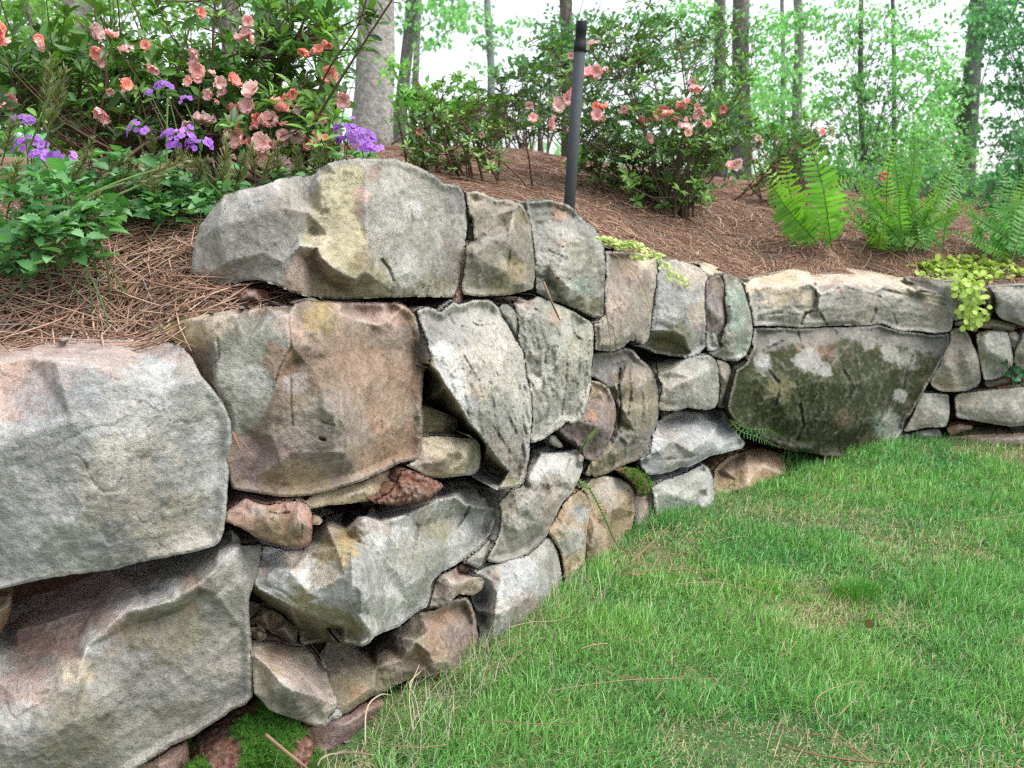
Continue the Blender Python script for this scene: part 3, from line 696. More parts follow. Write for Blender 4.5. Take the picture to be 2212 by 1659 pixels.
stone('F', 'warmgrey', [(1400,890),(1460,860),(1540,850),(1590,900),(1640,1000),(1700,1130),(1730,1280),(1740,1420),(1700,1490),(1600,1530),(1450,1555),(1300,1540),(1200,1490),(1180,1420),(1280,1280),(1330,1130),(1400,1000)],
  [(1500,1000,3),(1490,1250,2.2),(1400,1300,3.5),(1600,1250,3.3),(1300,1450,3),(1550,1470,2.5),(1450,1450,3.5)], tint=[(1350,1430,140,'tan',.45),(1380,1200,60,'rust',.3),(1400,1530,120,'rust',.3)], label="triangular brownish stone beside the mossy boulder")
stone('F', 'grey', [(1690,910),(1850,880),(2040,890),(2060,990),(2090,1130),(2095,1240),(2040,1310),(1990,1370),(1890,1410),(1780,1430),(1750,1330),(1720,1180),(1700,1020)],
  [(1740,930,0),(1785,940,3),(1790,1150,3),(1810,1350,2.5),(1900,1100,3.2),(2020,920,2.5),(2050,1200,2.5)], tint=[(1740,1150,60,'olive',.8),(1790,1250,40,'mustard',.5)], label="squarish stone with a mossy left edge near the right border")
stone('F', 'brown', [(1890,1415),(1990,1375),(2050,1320),(2060,1420),(2040,1470),(1900,1490),(1800,1500),(1770,1440)], [(1980,1430,-2)], e=-5, depth=14)
stone('F', 'warmgrey', [(2040,900),(2120,885),(2180,940),(2150,1010),(2100,1100),(2070,1000)], [(2110,960,0.5)], e=-3, depth=18)
stone('F', 'warmgrey', [(2190,900),(2300,880),(2450,1000),(2450,1250),(2300,1330),(2150,1290),(2095,1210),(2130,1060),(2185,980)], [(2250,1000,3),(2180,1200,2),(2350,1150,3)], label="dark stone cut off by the right border")
stone('H', 'lightgrey', [(1790,985),(1815,958,-4),(2000,935,-5),(2211,918,-5),(2400,915,-4),(2480,960),(2470,1120),(2350,1170),(2211,1150),(2130,1157),(1960,1130),(1880,1115),(1800,1100),(1795,1050)],
  [(1830,990,1),(1850,1060,2),(2000,970,1.5),(2100,1050,3),(2211,960,2),(2000,1080,3),(2300,1050,3)], tint=[(1815,1040,40,'olive',.6),(1900,955,120,'cream',.5),(2100,940,120,'cream',.4)], label="long pale stone near the base at the right border")
stone('H', 'grey', [(1480,1180),(1540,1090),(1570,1000),(1590,950),(1700,955),(1755,960),(1760,1060),(1750,1130),(1735,1160),(1600,1165),(1500,1190)], [(1620,1000,2),(1720,1000,2),(1600,1120,2.5),(1710,1120,2)], label="flat grey stone low between the boulder and the long pale stone")
stone('H', 'red', [(1745,1160),(1830,1140),(1900,1150),(1902,1172),(1770,1208),(1745,1192)], [(1800,1165,-1),(1830,1170,0)], e=-3, tint=[(1780,1170,50,'rust',.6)], label="small rusty wedge under the long pale stone", depth=14)
stone('H', 'darkgrey', [(1530,1200),(1620,1175),(1700,1175),(1712,1222),(1600,1245),(1520,1232)], [(1620,1205,0)], e=-3, depth=16)
stone('H', 'grey', [(1455,1215),(1500,1200),(1535,1215),(1530,1290),(1440,1290)], [(1495,1240,0)], e=-3, depth=16)
stone('H', 'tan', [(1735,1225,-5),(1900,1205,-6),(2211,1195,-6),(2450,1200,-5),(2450,1290),(1735,1290)], [(1900,1235,1),(2200,1230,1)], e=-2, tint=[(2000,1230,300,'pink',.3)], label="low tan foundation stone at the right border")
stone('H', 'darkgrey', [(2120,1158),(2211,1152),(2350,1172),(2350,1200),(2180,1198)], [], e=-9, depth=12)

# ---- middle of the wall
stone('D', 'grey', [(495,190,-2),(540,168,-3),(590,175,-3),(620,200,-3),(680,150,-3),(700,130,-4),(720,155,-3),(800,130,-3),(900,128,-3),(940,170,-2),(960,220,-1),(1010,290,0),(1050,370,0.5),(1080,420,1),(1095,560,1),(1120,650,1),(1125,800,1),(1115,900,1.5),(1110,1000,2),(1100,1040,2.5),(1085,1100,3),(1070,1145,3.5),
  (1020,1165,0),(940,1175,-4),(860,1140,-9),(800,1105,-12),(840,1080,-12),(840,920,-12),(720,830,-13),(600,720,-13),(520,700,-13),(522,560,-12),(540,540,-9),(560,480,-4),(572,425,-2),(540,340,-2),(510,250,-2)],
  [(583,428,4),(612,530,4.4),(652,600,4.8),(702,670,5),(742,740,5.2),(782,810,5.5),(822,850,5.7),(882,930,6),(932,1000,6),(1000,1075,6),(1052,1130,5.6),(640,350,3.5),(700,450,4.8),(800,300,3.5),(900,500,5),(1000,700,5.5),(800,700,5.5),(950,850,6.3),(1050,1000,6.3),(720,600,4.8),(1040,500,4),(600,250,1.5),(750,220,1.2),(880,200,1.0),(820,260,2.0),(840,275,3.4)],
  tint=[([(560,400),(640,340),(720,430),(760,580),(790,720),(740,740),(650,600),(590,480)],'white',0.58),([(520,550),(570,440),(650,600),(740,745),(830,860),(930,1000),(1060,1135),(1020,1170),(860,1145),(790,1105),(840,920),(700,830),(520,705)],'olive',.85),(830,640,60,'rust',.3),(940,950,110,'brown',.35),(1060,1080,60,'tan',.4),(560,230,80,'purple',.3),(900,500,240,'cream',.2)],
  depth=26, cracks=[([(760, 240), (840, 275), (920, 262)], 1.0, 4), ([(870, 760), (960, 900), (1040, 1030)], 0.7, 4), ([(900, 420), (960, 620), (1040, 800)], 0.6, 4), ([(700, 350), (800, 520), (900, 680)], 0.6, 4), ([(1000, 780), (1060, 900), (1090, 1000)], 0.6, 4)], label="long slanted grey slab pointing down with a white upper left edge", smooth=3, strata=(70,70,14), sp=3.1, jag=3)
stone('D', 'grey', [(942,172),(965,150),(1000,155),(1035,190),(1050,260),(1052,370),(1012,292),(962,220)], [(1000,210,1),(1030,280,1)], e=-2, depth=14)
stone('D', 'grey', [(1020,150,-6),(1060,100,-7),(1110,90,-7),(1160,110,-6),(1250,145,-5),(1350,190,-4),(1440,240,-3),(1468,270),(1465,350),(1455,500),(1450,620),(1430,690),(1420,730),(1390,790),(1340,810),(1310,800),(1290,830),(1240,860),(1180,900),(1120,920),(1110,880,-4),(1125,800,-4),(1120,650,-4),(1095,560,-4),(1080,420,-4),(1050,370,-4),(1050,260,-4)],
  [(1100,160,-.5),(1150,190,1.8),(1200,235,2.4),(1255,250,3.4),(1275,310,3.8),(1380,260,1),(1430,260,2),(1345,280,2.2),(1400,335,4),(1365,330,2.2),(1150,300,1.8),(1180,450,2.5),(1130,520,0.8),(1170,560,2.2),(1280,450,3.5),(1400,500,3.5),(1250,650,4),(1350,700,4),(1180,750,3.5),(1220,820,2.5),(1330,770,3),(1330,450,2.8)],
  tint=[(1080,140,80,'pink',.5),(1260,240,60,'rust',.45),(1400,350,60,'olive',.4),(1150,520,110,'white',0.25),(1240,760,60,'white',0.29),(1350,500,120,'olive',.25)], cracks=[([(1140, 180), (1250, 245), (1278, 330)], 1.2, 5), ([(1345, 275), (1365, 330), (1400, 350)], 1.6, 5), ([(1200, 420), (1190, 600), (1150, 760)], 0.8, 6), ([(1320, 420), (1310, 600), (1290, 760)], 0.8, 5), ([(1390, 420), (1380, 560), (1360, 680)], 0.7, 5)], label="fluted grey stone with a broken lip, beside the slanted slab", strata=(60,60,8))
stone('D', 'olive', [(515,705),(560,715),(640,750),(700,770),(720,800),(715,830),(690,855),(640,865),(560,860),(500,858)], [(580,760,-3),(640,790,-1.5),(600,830,-2),(690,800,-2.5)], e=-4, tint=[(600,800,120,'tan',.5)], label="small tan wedge pinned under the slanted slab", depth=16)
stone('D', 'warmgrey', [(500,885,-3),(600,880,-3),(700,885,-3),(820,895,-3),(840,930),(845,1000),(835,1060),(810,1090),(700,1105),(600,1108),(540,1100),(470,1060),(430,1040,-3),(495,1005,-3),(510,950,-3)],
  [(600,930,1.5),(680,915,2),(800,925,2),(560,1000,1.5),(650,980,2.4),(700,1000,.6),(720,960,2),(760,1000,2.7),(680,1070,1.5),(800,1060,1.5),(600,1060,1.5)], e=-3, tint=[(680,900,180,'cream',.7),(640,1050,120,'olive',.45),(560,1040,80,'brown',.4)], label="small blocky stone with a cream top between two big ones", depth=24)
stone('D', 'tan', [(60,1165,-6),(180,1130,-6),(290,1080,-6),(370,1045,-6),(395,1050),(402,1110),(370,1130),(340,1180),(310,1190),(220,1240),(150,1245),(80,1255),(0,1260),(-100,1280),(-130,1245),(-90,1205,-6)], [(200,1180,0),(100,1215,-.5),(340,1120,0),(230,1200,.5)], e=-4, tint=[(250,1170,120,'olive',.4),(150,1190,120,'cream',.3)], label="flat pale sliver jutting out under the large rust brown block", depth=22)
stone('A', 'red', [(1240,1095,-5),(1300,1050,-5),(1350,1018,-5),(1400,1040,-5),(1480,1060,-5),(1560,1040,-5),(1640,1035,-5),(1690,1050,-3),(1715,1100),(1718,1180),(1712,1260),(1690,1280),(1655,1300),(1600,1290),(1500,1270),(1400,1230),(1320,1180),(1235,1150)],
  [(1320,1080,1),(1450,1120,2.5),(1560,1100,0.2),(1600,1105,1.2),(1640,1130,3.4),(1662,1165,4),(1652,1260,3.2),(1690,1100,1.5),(1500,1200,2.7),(1400,1170,2),(1560,1230,2.2),(1530,1110,2)], tint=[(1330,1060,80,'pink',.6),(1650,1080,80,'pink',.6),(1430,1090,50,'white',0.29),(1550,1220,140,'olive',.5),(1450,1200,100,'brown',.4)], cracks=[([(1480, 1095), (1530, 1108), (1595, 1098)], 1.4, 4), ([(1650, 1110), (1662, 1180), (1650, 1290)], 1.0, 4)], label="small pinkish red wedge stone under the large rust brown block", depth=22, sp=3.0, smooth=4)
stone('A', 'tan', [(1715,1110),(1755,1115),(1778,1140),(1760,1168),(1715,1165)], [], e=-4, depth=8)
stone('B', 'lightgrey', [(1440,440,-9),(1560,455,-10),(1655,460,-10),(1700,400,-12),(1730,330,-14),(1790,270,-15),(1900,240,-16),(2050,215,-16),(2200,180,-16),(2350,130,-14),(2450,75,-12),(2560,62,-10),(2650,98,-9),(2730,165,-6),(2752,230,-3),(2740,300),(2700,380),(2640,450),(2577,494),(2500,545),(2424,585),(2379,630),
  (2370,702),(2351,775),(2288,802),(2198,883),(2110,912),(2060,940),(2030,978),(1995,992,-3),(1900,976,-6),(1780,966,-8),(1660,986,-10),(1640,905,-11),(1560,812,-10),(1480,762,-9),(1385,690,-8),(1390,640,-5),(1410,560,-6),(1430,500,-8)],
  [(1480,560,-1),(1600,580,2),(1450,620,0),(1550,640,2),(1700,700,4),(2000,290,2),(2100,320,3),(2250,260,2.5),(2400,190,2.5),(2500,170,2.5),(2570,220,2),(2300,340,-.5),(2450,290,-1.5),(2560,270,-.5),(2640,180,-1),(2705,235,1.5),(2700,300,1),(2600,330,0),(1850,450,1),(1900,600,4),(2100,500,4),(2050,700,5),(1950,800,5.5),(2035,890,6),
   (2200,600,3.5),(2300,600,3),(2250,750,3),(2120,850,4),(2400,450,1.5),(2550,420,0.5),(1420,672,0),(1500,715,1.8),(1600,770,3.2),(1750,830,4.2),(1900,880,5),(1990,945,5.4),(1800,330,-6),(2000,260,-8),(2200,230,-6),(2400,150,-6),(2550,120,-5),(2620,130,-4),(1700,480,-4),(1580,510,-4),(1900,370,-2),(2150,640,2.6),(2180,500,3.0)],
  tint=[(1600,560,170,'white',0.43),(1780,660,160,'white',0.36),(2100,310,160,'white',0.50),(2350,210,120,'white',0.54),(1850,440,140,'mustard',.65),(1900,400,60,'mustard',.5),(1780,600,90,'mustard',.4),(1620,520,80,'tan',.5),(1780,300,100,'pink',.5),(2300,160,160,'brown',.5),(2000,255,180,'brown',.5),(1700,900,260,'olive',.85),(1900,940,120,'olive',.75),(1500,740,120,'olive',.7),(2400,330,110,'olive',.5),(1430,570,60,'rust',.5),(2300,450,150,'olive',.2),(2620,140,60,'mustard',.4)],
  depth=32, cracks=[([(2240, 270), (2300, 330), (2280, 460)], 1.2, 7), ([(2580, 226), (2520, 330), (2480, 420)], 1.8, 7), ([(1420, 640), (1560, 690), (1640, 760)], 1.0, 6)], label="large whitish stone with mustard lichen, jutting over a dark hollow", sp=3.2, smooth=6)
stone('D', 'grey', [(745,1575),(800,1530),(860,1480),(930,1390),(950,1355),(942,1420),(905,1500),(880,1560),(850,1600),(820,1605),(790,1590)], [(850,1540,1),(900,1460,.5)], e=-3, depth=20)
stone('D', 'grey', [(940,1250,-6),(1000,1180,-6),(1080,1150,-5),(1090,1110,-5),(1105,1000,-7),(1115,945,-8),(1200,920,-9),(1215,910,-9),(1290,935,-8),(1340,920,-8),(1380,945,-5),(1412,985),(1405,1060),(1380,1130),(1350,1180),(1290,1250),(1240,1350),(1210,1420),(1170,1470),(1110,1530),(1040,1560),(960,1575),(890,1570),(880,1560),(905,1500),(945,1400),(955,1300)],
  [(1180,980,-1),(1300,970,0),(1380,980,1),(1130,1060,1.5),(1110,1110,2.5),(1160,1130,3.4),(1165,1190,3.4),(1200,1080,1.2),(1250,1050,2.5),(1205,1180,.6),(1250,1150,1.3),(1300,1060,2.8),(1320,1130,3.2),(1350,1030,2),(1390,1010,3),(1100,1250,3.7),(1000,1300,2.5),(1050,1400,4),(1150,1350,4),(1200,1300,3),(1000,1500,3),(1120,1480,3),(960,1400,2),(1240,1230,2.5)],
  tint=[(1240,960,140,'white',0.36),(1130,1080,50,'white',0.36),(1150,1100,50,'white',0.22),(1210,1150,60,'dark',.35),(1000,1240,80,'olive',.4),(1360,1080,60,'white',0.22)], cracks=[([(1100, 1110), (1080, 1200), (1000, 1260)], 1.0, 6), ([(1200, 1100), (1215, 1180), (1190, 1240)], 1.2, 6), ([(1330, 1010), (1310, 1090)], 1.2, 5)], label="lumpy grey stone directly under the slanted slab's tip", sp=3.0)
stone('D', 'darkgrey', [(1225,870),(1260,880),(1300,935),(1282,944),(1240,928),(1212,900)], [], e=-1, depth=8)
stone('K', 'lightgrey', [(900,470,-4),(960,430,-5),(1100,390,-5),(1210,370,-4),(1280,310,-3),(1330,255,-3),(1365,260),(1395,330),(1415,420),(1435,530),(1400,600),(1360,680),(1330,800),(1200,900),(1050,960),(1000,960),(930,940),(915,800,-4),(900,700,-4),(870,640,-5),(890,560,-5)],
  [(1000,520,2),(1060,510,3),(1035,600,3.7),(1020,720,3.7),(1000,840,3),(920,620,-2.5),(940,750,-2),(980,600,.4),(1200,450,3.5),(1200,620,4),(1330,330,2),(1380,500,2.5),(1300,650,3),(1130,750,3.5)], tint=[(930,680,80,'dark',.5),(1010,500,50,'rust',.4),(1180,500,160,'bluegrey',.6),(1250,700,140,'pink',.35),(1040,640,50,'white',0.29)], label="pale blue grey stone at the foot, rising out of the grass")
stone('K', 'brown', [(560,710,-5),(640,690,-5),(700,670,-4),(760,630,-4),(850,620,-3),(880,660),(900,720),(920,850),(905,980),(880,1080),(840,1160),(750,1160),(650,1100),(480,1125),(360,1190),(260,1230),(120,1320),(20,1360),(-30,1320),(-60,1200,-6),(-60,1000,-10),(0,880,-12),(150,890,-12),(230,900,-10),(320,850,-8),(440,790,-6)],
  [(100,1050,-6),(0,950,-11),(200,950,-9),(400,850,-4),(300,1050,-3),(150,1250,-1),(50,1300,-1.5),(450,1000,-1),(540,850,0),(535,885,2.4),(620,830,2.7),(620,960,2.7),(640,1010,2.2),(700,900,3),(740,1020,3),(800,800,2.5),(850,900,2),(780,700,1),(640,720,1),(860,1000,1.5),(250,1180,-.6),(560,1000,-.5)],
  tint=[(680,760,90,'rust',.6),(640,920,110,'rust',.45),(560,880,60,'olive',.6),(780,820,110,'purple',.3),(480,820,140,'dark',.35),(200,1000,260,'dark',.3),(250,1150,160,'olive',.35),(180,1200,60,'rust',.7),(640,710,40,'cream',.3),(100,1200,120,'olive',.4)], depth=26, label="reddish brown stone at the foot with a dark recessed ledge")
stone('K', 'red', [(-170,1420),(0,1370),(120,1330),(260,1240),(360,1200),(500,1130),(640,1105),(760,1165),(560,1300),(0,1560),(-170,1640)], [(100,1400,-3),(300,1270,-2.5),(560,1160,-2)], e=-5, tint=[(100,1430,160,'purple',.5),(500,1180,120,'clay',.4)], depth=20)
stone('K', 'warmgrey', [(640,560,-2),(660,510,-3),(700,480,-4),(780,440,-6),(830,410,-8),(870,430,-8),(930,480,-5),(980,490,-3),(975,520),(930,580),(880,610),(800,600),(760,630),(740,670),(690,682),(615,680),(630,620)],
  [(665,540,1),(700,540,2),(755,535,3.4),(720,620,3),(750,640,2.6),(800,540,1.4),(780,490,-1),(880,505,1),(840,570,0.2),(950,500,.8)], tint=[(840,460,90,'clay',.6),(740,560,60,'pink',.4),(870,570,70,'olive',.5)], label="little angular brown stone perched on the reddish brown one", depth=16, sp=2.8, smooth=2)
stone('B', 'brown', [(1365,735),(1440,760),(1500,790),(1570,840),(1640,900),(1635,965),(1600,975),(1540,940),(1480,910),(1420,870),(1370,850)], [(1450,820,-6),(1560,890,-6.5),(1600,940,-6)], e=-10, tint=[(1500,850,120,'rust',.4)], depth=14)
stone('B', 'tan', [(1375,880),(1420,890),(1470,920),(1455,955),(1420,962),(1380,930)], [(1420,920,-5)], e=-8, depth=12)
stone('B', 'warmgrey', [(1375,950,-8),(1450,955,-9),(1520,960,-10),(1600,985,-10),(1660,990,-10),(1740,1040,-8),(1790,1080,-6),(1800,1150,-3),(1830,1230,-1),(1858,1300,0),(1850,1330),(1800,1380),(1790,1430),(1760,1437),(1700,1420),(1620,1390),(1540,1365),(1480,1340),(1440,1290),(1400,1250),(1390,1150),(1385,1050)],
  [(1430,990,-3),(1600,1050,-4),(1750,1100,-4),(1700,1030,-7),(1400,1040,1),(1480,1110,3),(1560,1205,4.8),(1600,1228,5),(1720,1262,4.4),(1825,1308,3.4),(1785,1365,3),(1430,1150,1.4),(1480,1250,2),(1520,1320,1.5),(1650,1330,3.6),(1740,1390,2.5),(1580,1340,3.4),(1650,1120,-.6),(1760,1190,0.6)],
  tint=[(1500,1020,110,'rust',.55),(1600,1100,120,'pink',.45),(1750,1220,120,'pink',.3),(1450,1180,100,'tan',.4),(1640,1300,130,'dark',.45),(1560,1200,60,'white',0.22)], label="angular loaf shaped stone tilted down beside the moss", depth=22, sp=3.0, smooth=3)
stone('B', 'lightgrey', [(1740,1400),(1800,1385),(1850,1325),(1885,1350),(1882,1372),(1815,1402),(1790,1430)], [(1840,1370,0)], e=-2, depth=10)

# ---- towards the inner corner
stone('E', 'darkgrey', [(255,860,-5),(370,855,-5),(430,830,-5),(480,840,-5),(520,890,-4),(570,930,-3),(600,980),(620,1060),(630,1150),(610,1260),(580,1340),(560,1410),(500,1450),(430,1480),(370,1510),(280,1545),(215,1535),(240,1470),(320,1400),(370,1300),(385,1200),(380,1120),(350,1050),(300,1010),(245,985)],
  [(330,920,0),(450,900,1),(405,1000,-1.4),(425,1020,1.2),(400,1200,-.6),(412,1250,-1),(432,1180,1.7),(520,1000,2),(550,1150,2.7),(500,1300,2.5),(400,1420,1.5),(300,1490,1),(590,1100,1),(410,1110,-1)], e=-2.5, tint=[(400,1120,60,'dark',.6),(410,1280,70,'dark',.5),(480,1150,160,'olive',.5),(350,1470,130,'mustard',.3),(330,1500,90,'moss',.4),(340,930,70,'bluegrey',.3)], cracks=[([(410, 950), (402, 1040), (416, 1150), (400, 1250), (424, 1340)], 2.6, 6), ([(520, 1020), (545, 1150), (520, 1300)], 1.4, 5), ([(460, 950), (470, 1080), (455, 1200)], 1.0, 4), ([(440, 1400), (500, 1330), (560, 1340)], 1.2, 5)], label="dark upright stone with deep cracks and olive moss", strata=(60,60,10))
stone('E', 'purple', [(245,1010),(300,1018),(350,1050),(382,1120),(390,1200),(372,1300),(330,1395),(270,1462),(205,1440),(195,1380),(130,1340),(70,1290),(105,1240),(165,1190),(215,1150),(240,1090)],
  [(290,1060,2.4),(260,1115,0.3),(320,1120,2.2),(300,1250,3.2),(225,1200,1.5),(250,1350,2.2),(170,1270,0.5),(340,1090,2)], e=-3, tint=[(270,1060,60,'tan',.7),(250,1220,45,'rust',.7),(300,1020,40,'rust',.4)], label="purplish brown stone with tan blotches beside the dark cracked one")
stone('E', 'grey', [(600,915,-8),(700,890,-7),(800,875,-5),(900,870,-4),(930,890),(950,930),(960,1050),(950,1130),(930,1165),(880,1175),(780,1160),(720,1180),(650,1180),(620,1170),(630,1120),(640,1040),(615,980,-5)],
  [(690,960,1.5),(680,1060,2.7),(665,1000,0),(800,1000,3),(900,950,2.5),(920,1080,2),(750,1120,2.5),(660,1140,2)], tint=[(640,940,90,'olive',.6),(760,1000,70,'white',0.14),(650,1160,60,'olive',.4)], label="neat square grey stone above the light slab")
stone('E', 'grey', [(940,895),(1000,910),(1025,950),(1022,1030),(1000,1110),(985,1168),(950,1160),(962,1040)], [(990,980,.6),(985,1080,.2)], e=-3, depth=18)
stone('E', 'bluegrey', [(640,1200,-7),(720,1178,-8),(850,1188,-8),(950,1168,-7),(990,1190,-5),(1010,1230,-3),(1060,1310,-1),(1100,1355,0),(1080,1385),(980,1410),(910,1425),(850,1460),(790,1490),(740,1490),(690,1515),(620,1530),(570,1530),(530,1500,-5),(470,1470,-7),(520,1440,-6),(570,1420,-4),(580,1340,-3),(610,1260,-5)],
  [(640,1290,-1),(600,1330,2.4),(700,1345,3),(900,1330,3),(1050,1335,2.5),(800,1260,-1),(950,1240,-2),(620,1400,3.6),(800,1400,4),(950,1385,2.7),(580,1490,2),(700,1480,2),(840,1435,2.5),(700,1240,-3),(640,1435,2.6),(760,1425,2.4)], tint=[(800,1330,240,'white',0.14),(600,1360,60,'white',0.29),(1050,1350,60,'white',0.22)], cracks=[([(600, 1300), (660, 1310), (720, 1290)], 1.2, 5), ([(620, 1450), (750, 1440), (860, 1420)], 1.0, 5)], label="light bluish slab jutting out like a step above the grass")
stone('E', 'lightgrey', [(580,1600,-5),(650,1560,-5),(750,1530,-5),(830,1490,-5),(870,1470,-4),(900,1490),(925,1550),(930,1640),(930,1740),(800,1800),(620,1830),(600,1700)],
  [(880,1510,2.5),(800,1570,3.2),(860,1630,1),(900,1650,2.7),(700,1650,2.5),(650,1600,2.5),(835,1625,2.5),(880,1610,2.7)], label="pale knobbly stone at the foot under the light slab")
stone('E', 'ochre', [(920,1500,-8),(1000,1430,-9),(1100,1390,-9),(1200,1390,-9),(1300,1420,-9),(1390,1470,-8),(1440,1540,-6),(1250,1660),(1000,1720),(930,1720),(925,1600,-4)], [(1000,1520,-1),(1100,1480,-1),(1200,1480,-1),(1300,1530,-1),(1050,1560,0),(1000,1540,-2.4),(1100,1590,2),(1000,1630,2)], tint=[(1050,1480,200,'tan',.5),(1200,1450,140,'rust',.4),(1000,1560,80,'brown',.5)], label="orange tan stone at the foot below the mossy boulder", soft=1.8)
stone('D', 'tan', [(1210,1410),(1260,1310),(1330,1212,-4),(1390,1175,-4),(1430,1200),(1452,1260),(1432,1400),(1415,1580),(1310,1690),(1290,1550),(1265,1480)], [(1340,1240,2),(1300,1400,3),(1375,1320,1),(1340,1500,2.5),(1405,1420,2),(1330,1300,2.6)], tint=[(1390,1300,70,'bluegrey',.7),(1340,1460,90,'bluegrey',.6),(1310,1310,60,'rust',.4),(1270,1400,60,'tan',.5)], label="tan and blue mottled stone at the foot by the hanging fern")
stone('D', 'tan', [(1395,1172,-5),(1450,1110,-6),(1520,1098,-6),(1600,1108,-6),(1660,1138,-4),(1695,1190),(1690,1300),(1665,1460),(1560,1560),(1420,1640),(1418,1450),(1440,1300),(1428,1210)], [(1680,1190,2.2),(1640,1220,2.6),(1560,1290,2.4),(1500,1420,2),(1500,1200,.6),(1600,1165,1),(1630,1330,-.4),(1580,1345,-.2),(1600,1270,2.7),(1540,1400,1),(1450,1500,2)], tint=[(1550,1170,110,'grey',.5),(1620,1370,80,'olive',.45),(1480,1320,80,'rust',.3)], label="creased tan stone at the foot right of the hanging fern")
stone('D', 'warmgrey', [(1680,1210),(1760,1205),(1810,1168),(1845,1200),(1832,1300),(1770,1380),(1690,1450),(1690,1300)], [(1750,1270,0),(1800,1220,0)], e=-3, tint=[(1740,1240,60,'pink',.5)], depth=18)

# ---- the wall runs on past both edges of the picture
for f, pal, o_ in (('A', 'grey', [(-900,500,-8),(-600,300,-9),(-280,250,-9),(-275,700),(-300,1300),(-600,1420),(-900,1400)]), ('B', 'grey', [(-900,700),(-600,640),(-190,700),(-190,1500),(-220,2000),(-900,2000)]),
                   ('H', 'grey', [(2620,560,-5),(2900,520,-6),(3080,600),(3060,740),(2800,800),(2640,740)]), ('H', 'warmgrey', [(2520,780),(2700,770),(2760,900),(2700,1000),(2560,1000),(2500,900)]), ('H', 'grey', [(2790,820),(3040,780),(3080,960),(2900,1020),(2780,960)]), ('H', 'lightgrey', [(2500,1030),(2720,1020),(3000,1050),(3060,1150),(2800,1220),(2520,1180)]), ('H', 'tan', [(2480,1220),(2800,1240),(3080,1180),(3080,1300),(2480,1320)])):
    cx_, cy_ = np.mean([p[0] for p in o_]), np.mean([p[1] for p in o_])
    stone(f, pal, o_, [(cx_, cy_, 2), (cx_ + 60, cy_ - 50, 2), (cx_ - 60, cy_ + 50, 2)], sp=8)
# ------------------------------------------------------------------ ground: the planted bank behind the wall, and the lawn
_tp = [on_wall([x], [y], [-22])[0][0] for x, y in ((-300, 740), (0, 738), (300, 738), (440, 640), (560, 645), (700, 600), (800, 500), (1000, 440), (1130, 452), (1280, 520), (1420, 572), (1560, 596), (1700, 606), (1850, 610), (2000, 615), (2212, 622), (2600, 630))]
_tp += [at(*p) for p in ((-200, 560, 2.2), (0, 590, 2.0), (250, 560, 2.1), (430, 560, 2.05), (420, 470, 2.4), (560, 470, 2.5), (0, 470, 2.5), (300, 462, 2.55), (520, 430, 2.7), (450, 390, 3.2), (750, 390, 3.2), (900, 390, 3.6), (980, 392, 4.3), (1150, 330, 6.2),
                        (1230, 455, 4.0), (1300, 480, 4.2), (1430, 455, 5.0), (1500, 560, 4.25), (1600, 545, 4.9), (1600, 440, 6.5), (1700, 428, 7.2), (1770, 540, 4.8), (1950, 545, 5.0), (2150, 560, 5.0), (2000, 470, 7.0), (2212, 480, 7.0), (2600, 520, 6.0),
                        (-300, 320, 6.0), (300, 330, 6.0), (800, 312, 10.0), (200, 300, 12.0), (-600, 280, 14.0), (1100, 320, 12.0), (1560, 415, 14.0), (2090, 425, 14.0), (2600, 440, 14.0), (1000, 330, 30.0), (2000, 425, 40.0), (300, 300, 30.0))]
TP = np.array(_tp)
TP = np.vstack([TP, [[-60, 60, 3.2], [60, 60, 2.6], [0, 140, 3.5], [-150, 140, 4], [150, 140, 3.0], [-30, 2, 1.4], [30, 3, 1.2], [-150, 0, 2], [150, 0, 2]]])
_k = lambda r: r
_A = np.linalg.norm(TP[:, None, :2] - TP[None, :, :2], axis=2)
_A = np.block([[_A + 0.02 * np.eye(len(TP)), np.ones((len(TP), 1)), TP[:, :2]], [np.ones((1, len(TP))), np.zeros((1, 3))], [TP[:, :2].T, np.zeros((2, 3))]])
_w = np.linalg.solve(_A, np.concatenate([TP[:, 2], [0, 0, 0]]))

def bank_z(x, y):
    x, y = np.asarray(x, float), np.asarray(y, float)
    sh = x.shape
    q = np.stack([x.ravel(), y.ravel()], 1)
    z = np.linalg.norm(q[:, None] - TP[None, :, :2], axis=2) @ _w[:len(TP)] + _w[-3] + q @ _w[-2:]
    z = z + 0.018 * fbm(np.column_stack([q * 3.0, np.zeros(len(q))]), 3, 5)
    return z.reshape(sh)

def place(px, py, Y):
    """where the line of sight at (px, py) stands over the bank at depth Y: x, y and the ground height there"""
    p = at(px, py, Y)
    return np.array([p[0], p[1], float(bank_z(np.array([p[0]]), np.array([p[1]]))[0])])

def axis_pts(segs):
    out = []
    for a, b, s in segs: out.append(np.arange(a, b, s))
    return np.concatenate(out + [[segs[-1][1]]])

_xs = axis_pts([(-160, -30, 10), (-30, -6, 1.5), (-6, -2.5, 0.25), (-2.5, 4, 0.06), (4, 8, 0.4), (8, 30, 2), (30, 160, 10)])
_ys = axis_pts([(-20, 0, 4), (0, 0.8, 0.2), (0.8, 7, 0.06), (7, 12, 0.25), (12, 40, 1.5), (40, 160, 8)])
_X, _Y = np.meshgrid(_xs, _ys)
_Z = bank_z(_X, _Y)
_near = (np.abs(_X) < 8) & (_Y < 8)
_D = np.full(_X.shape, -5.0)
_D[_near] = wall_gap(np.column_stack([_X[_near], _Y[_near], np.zeros(_near.sum())]))
_far = ~_near
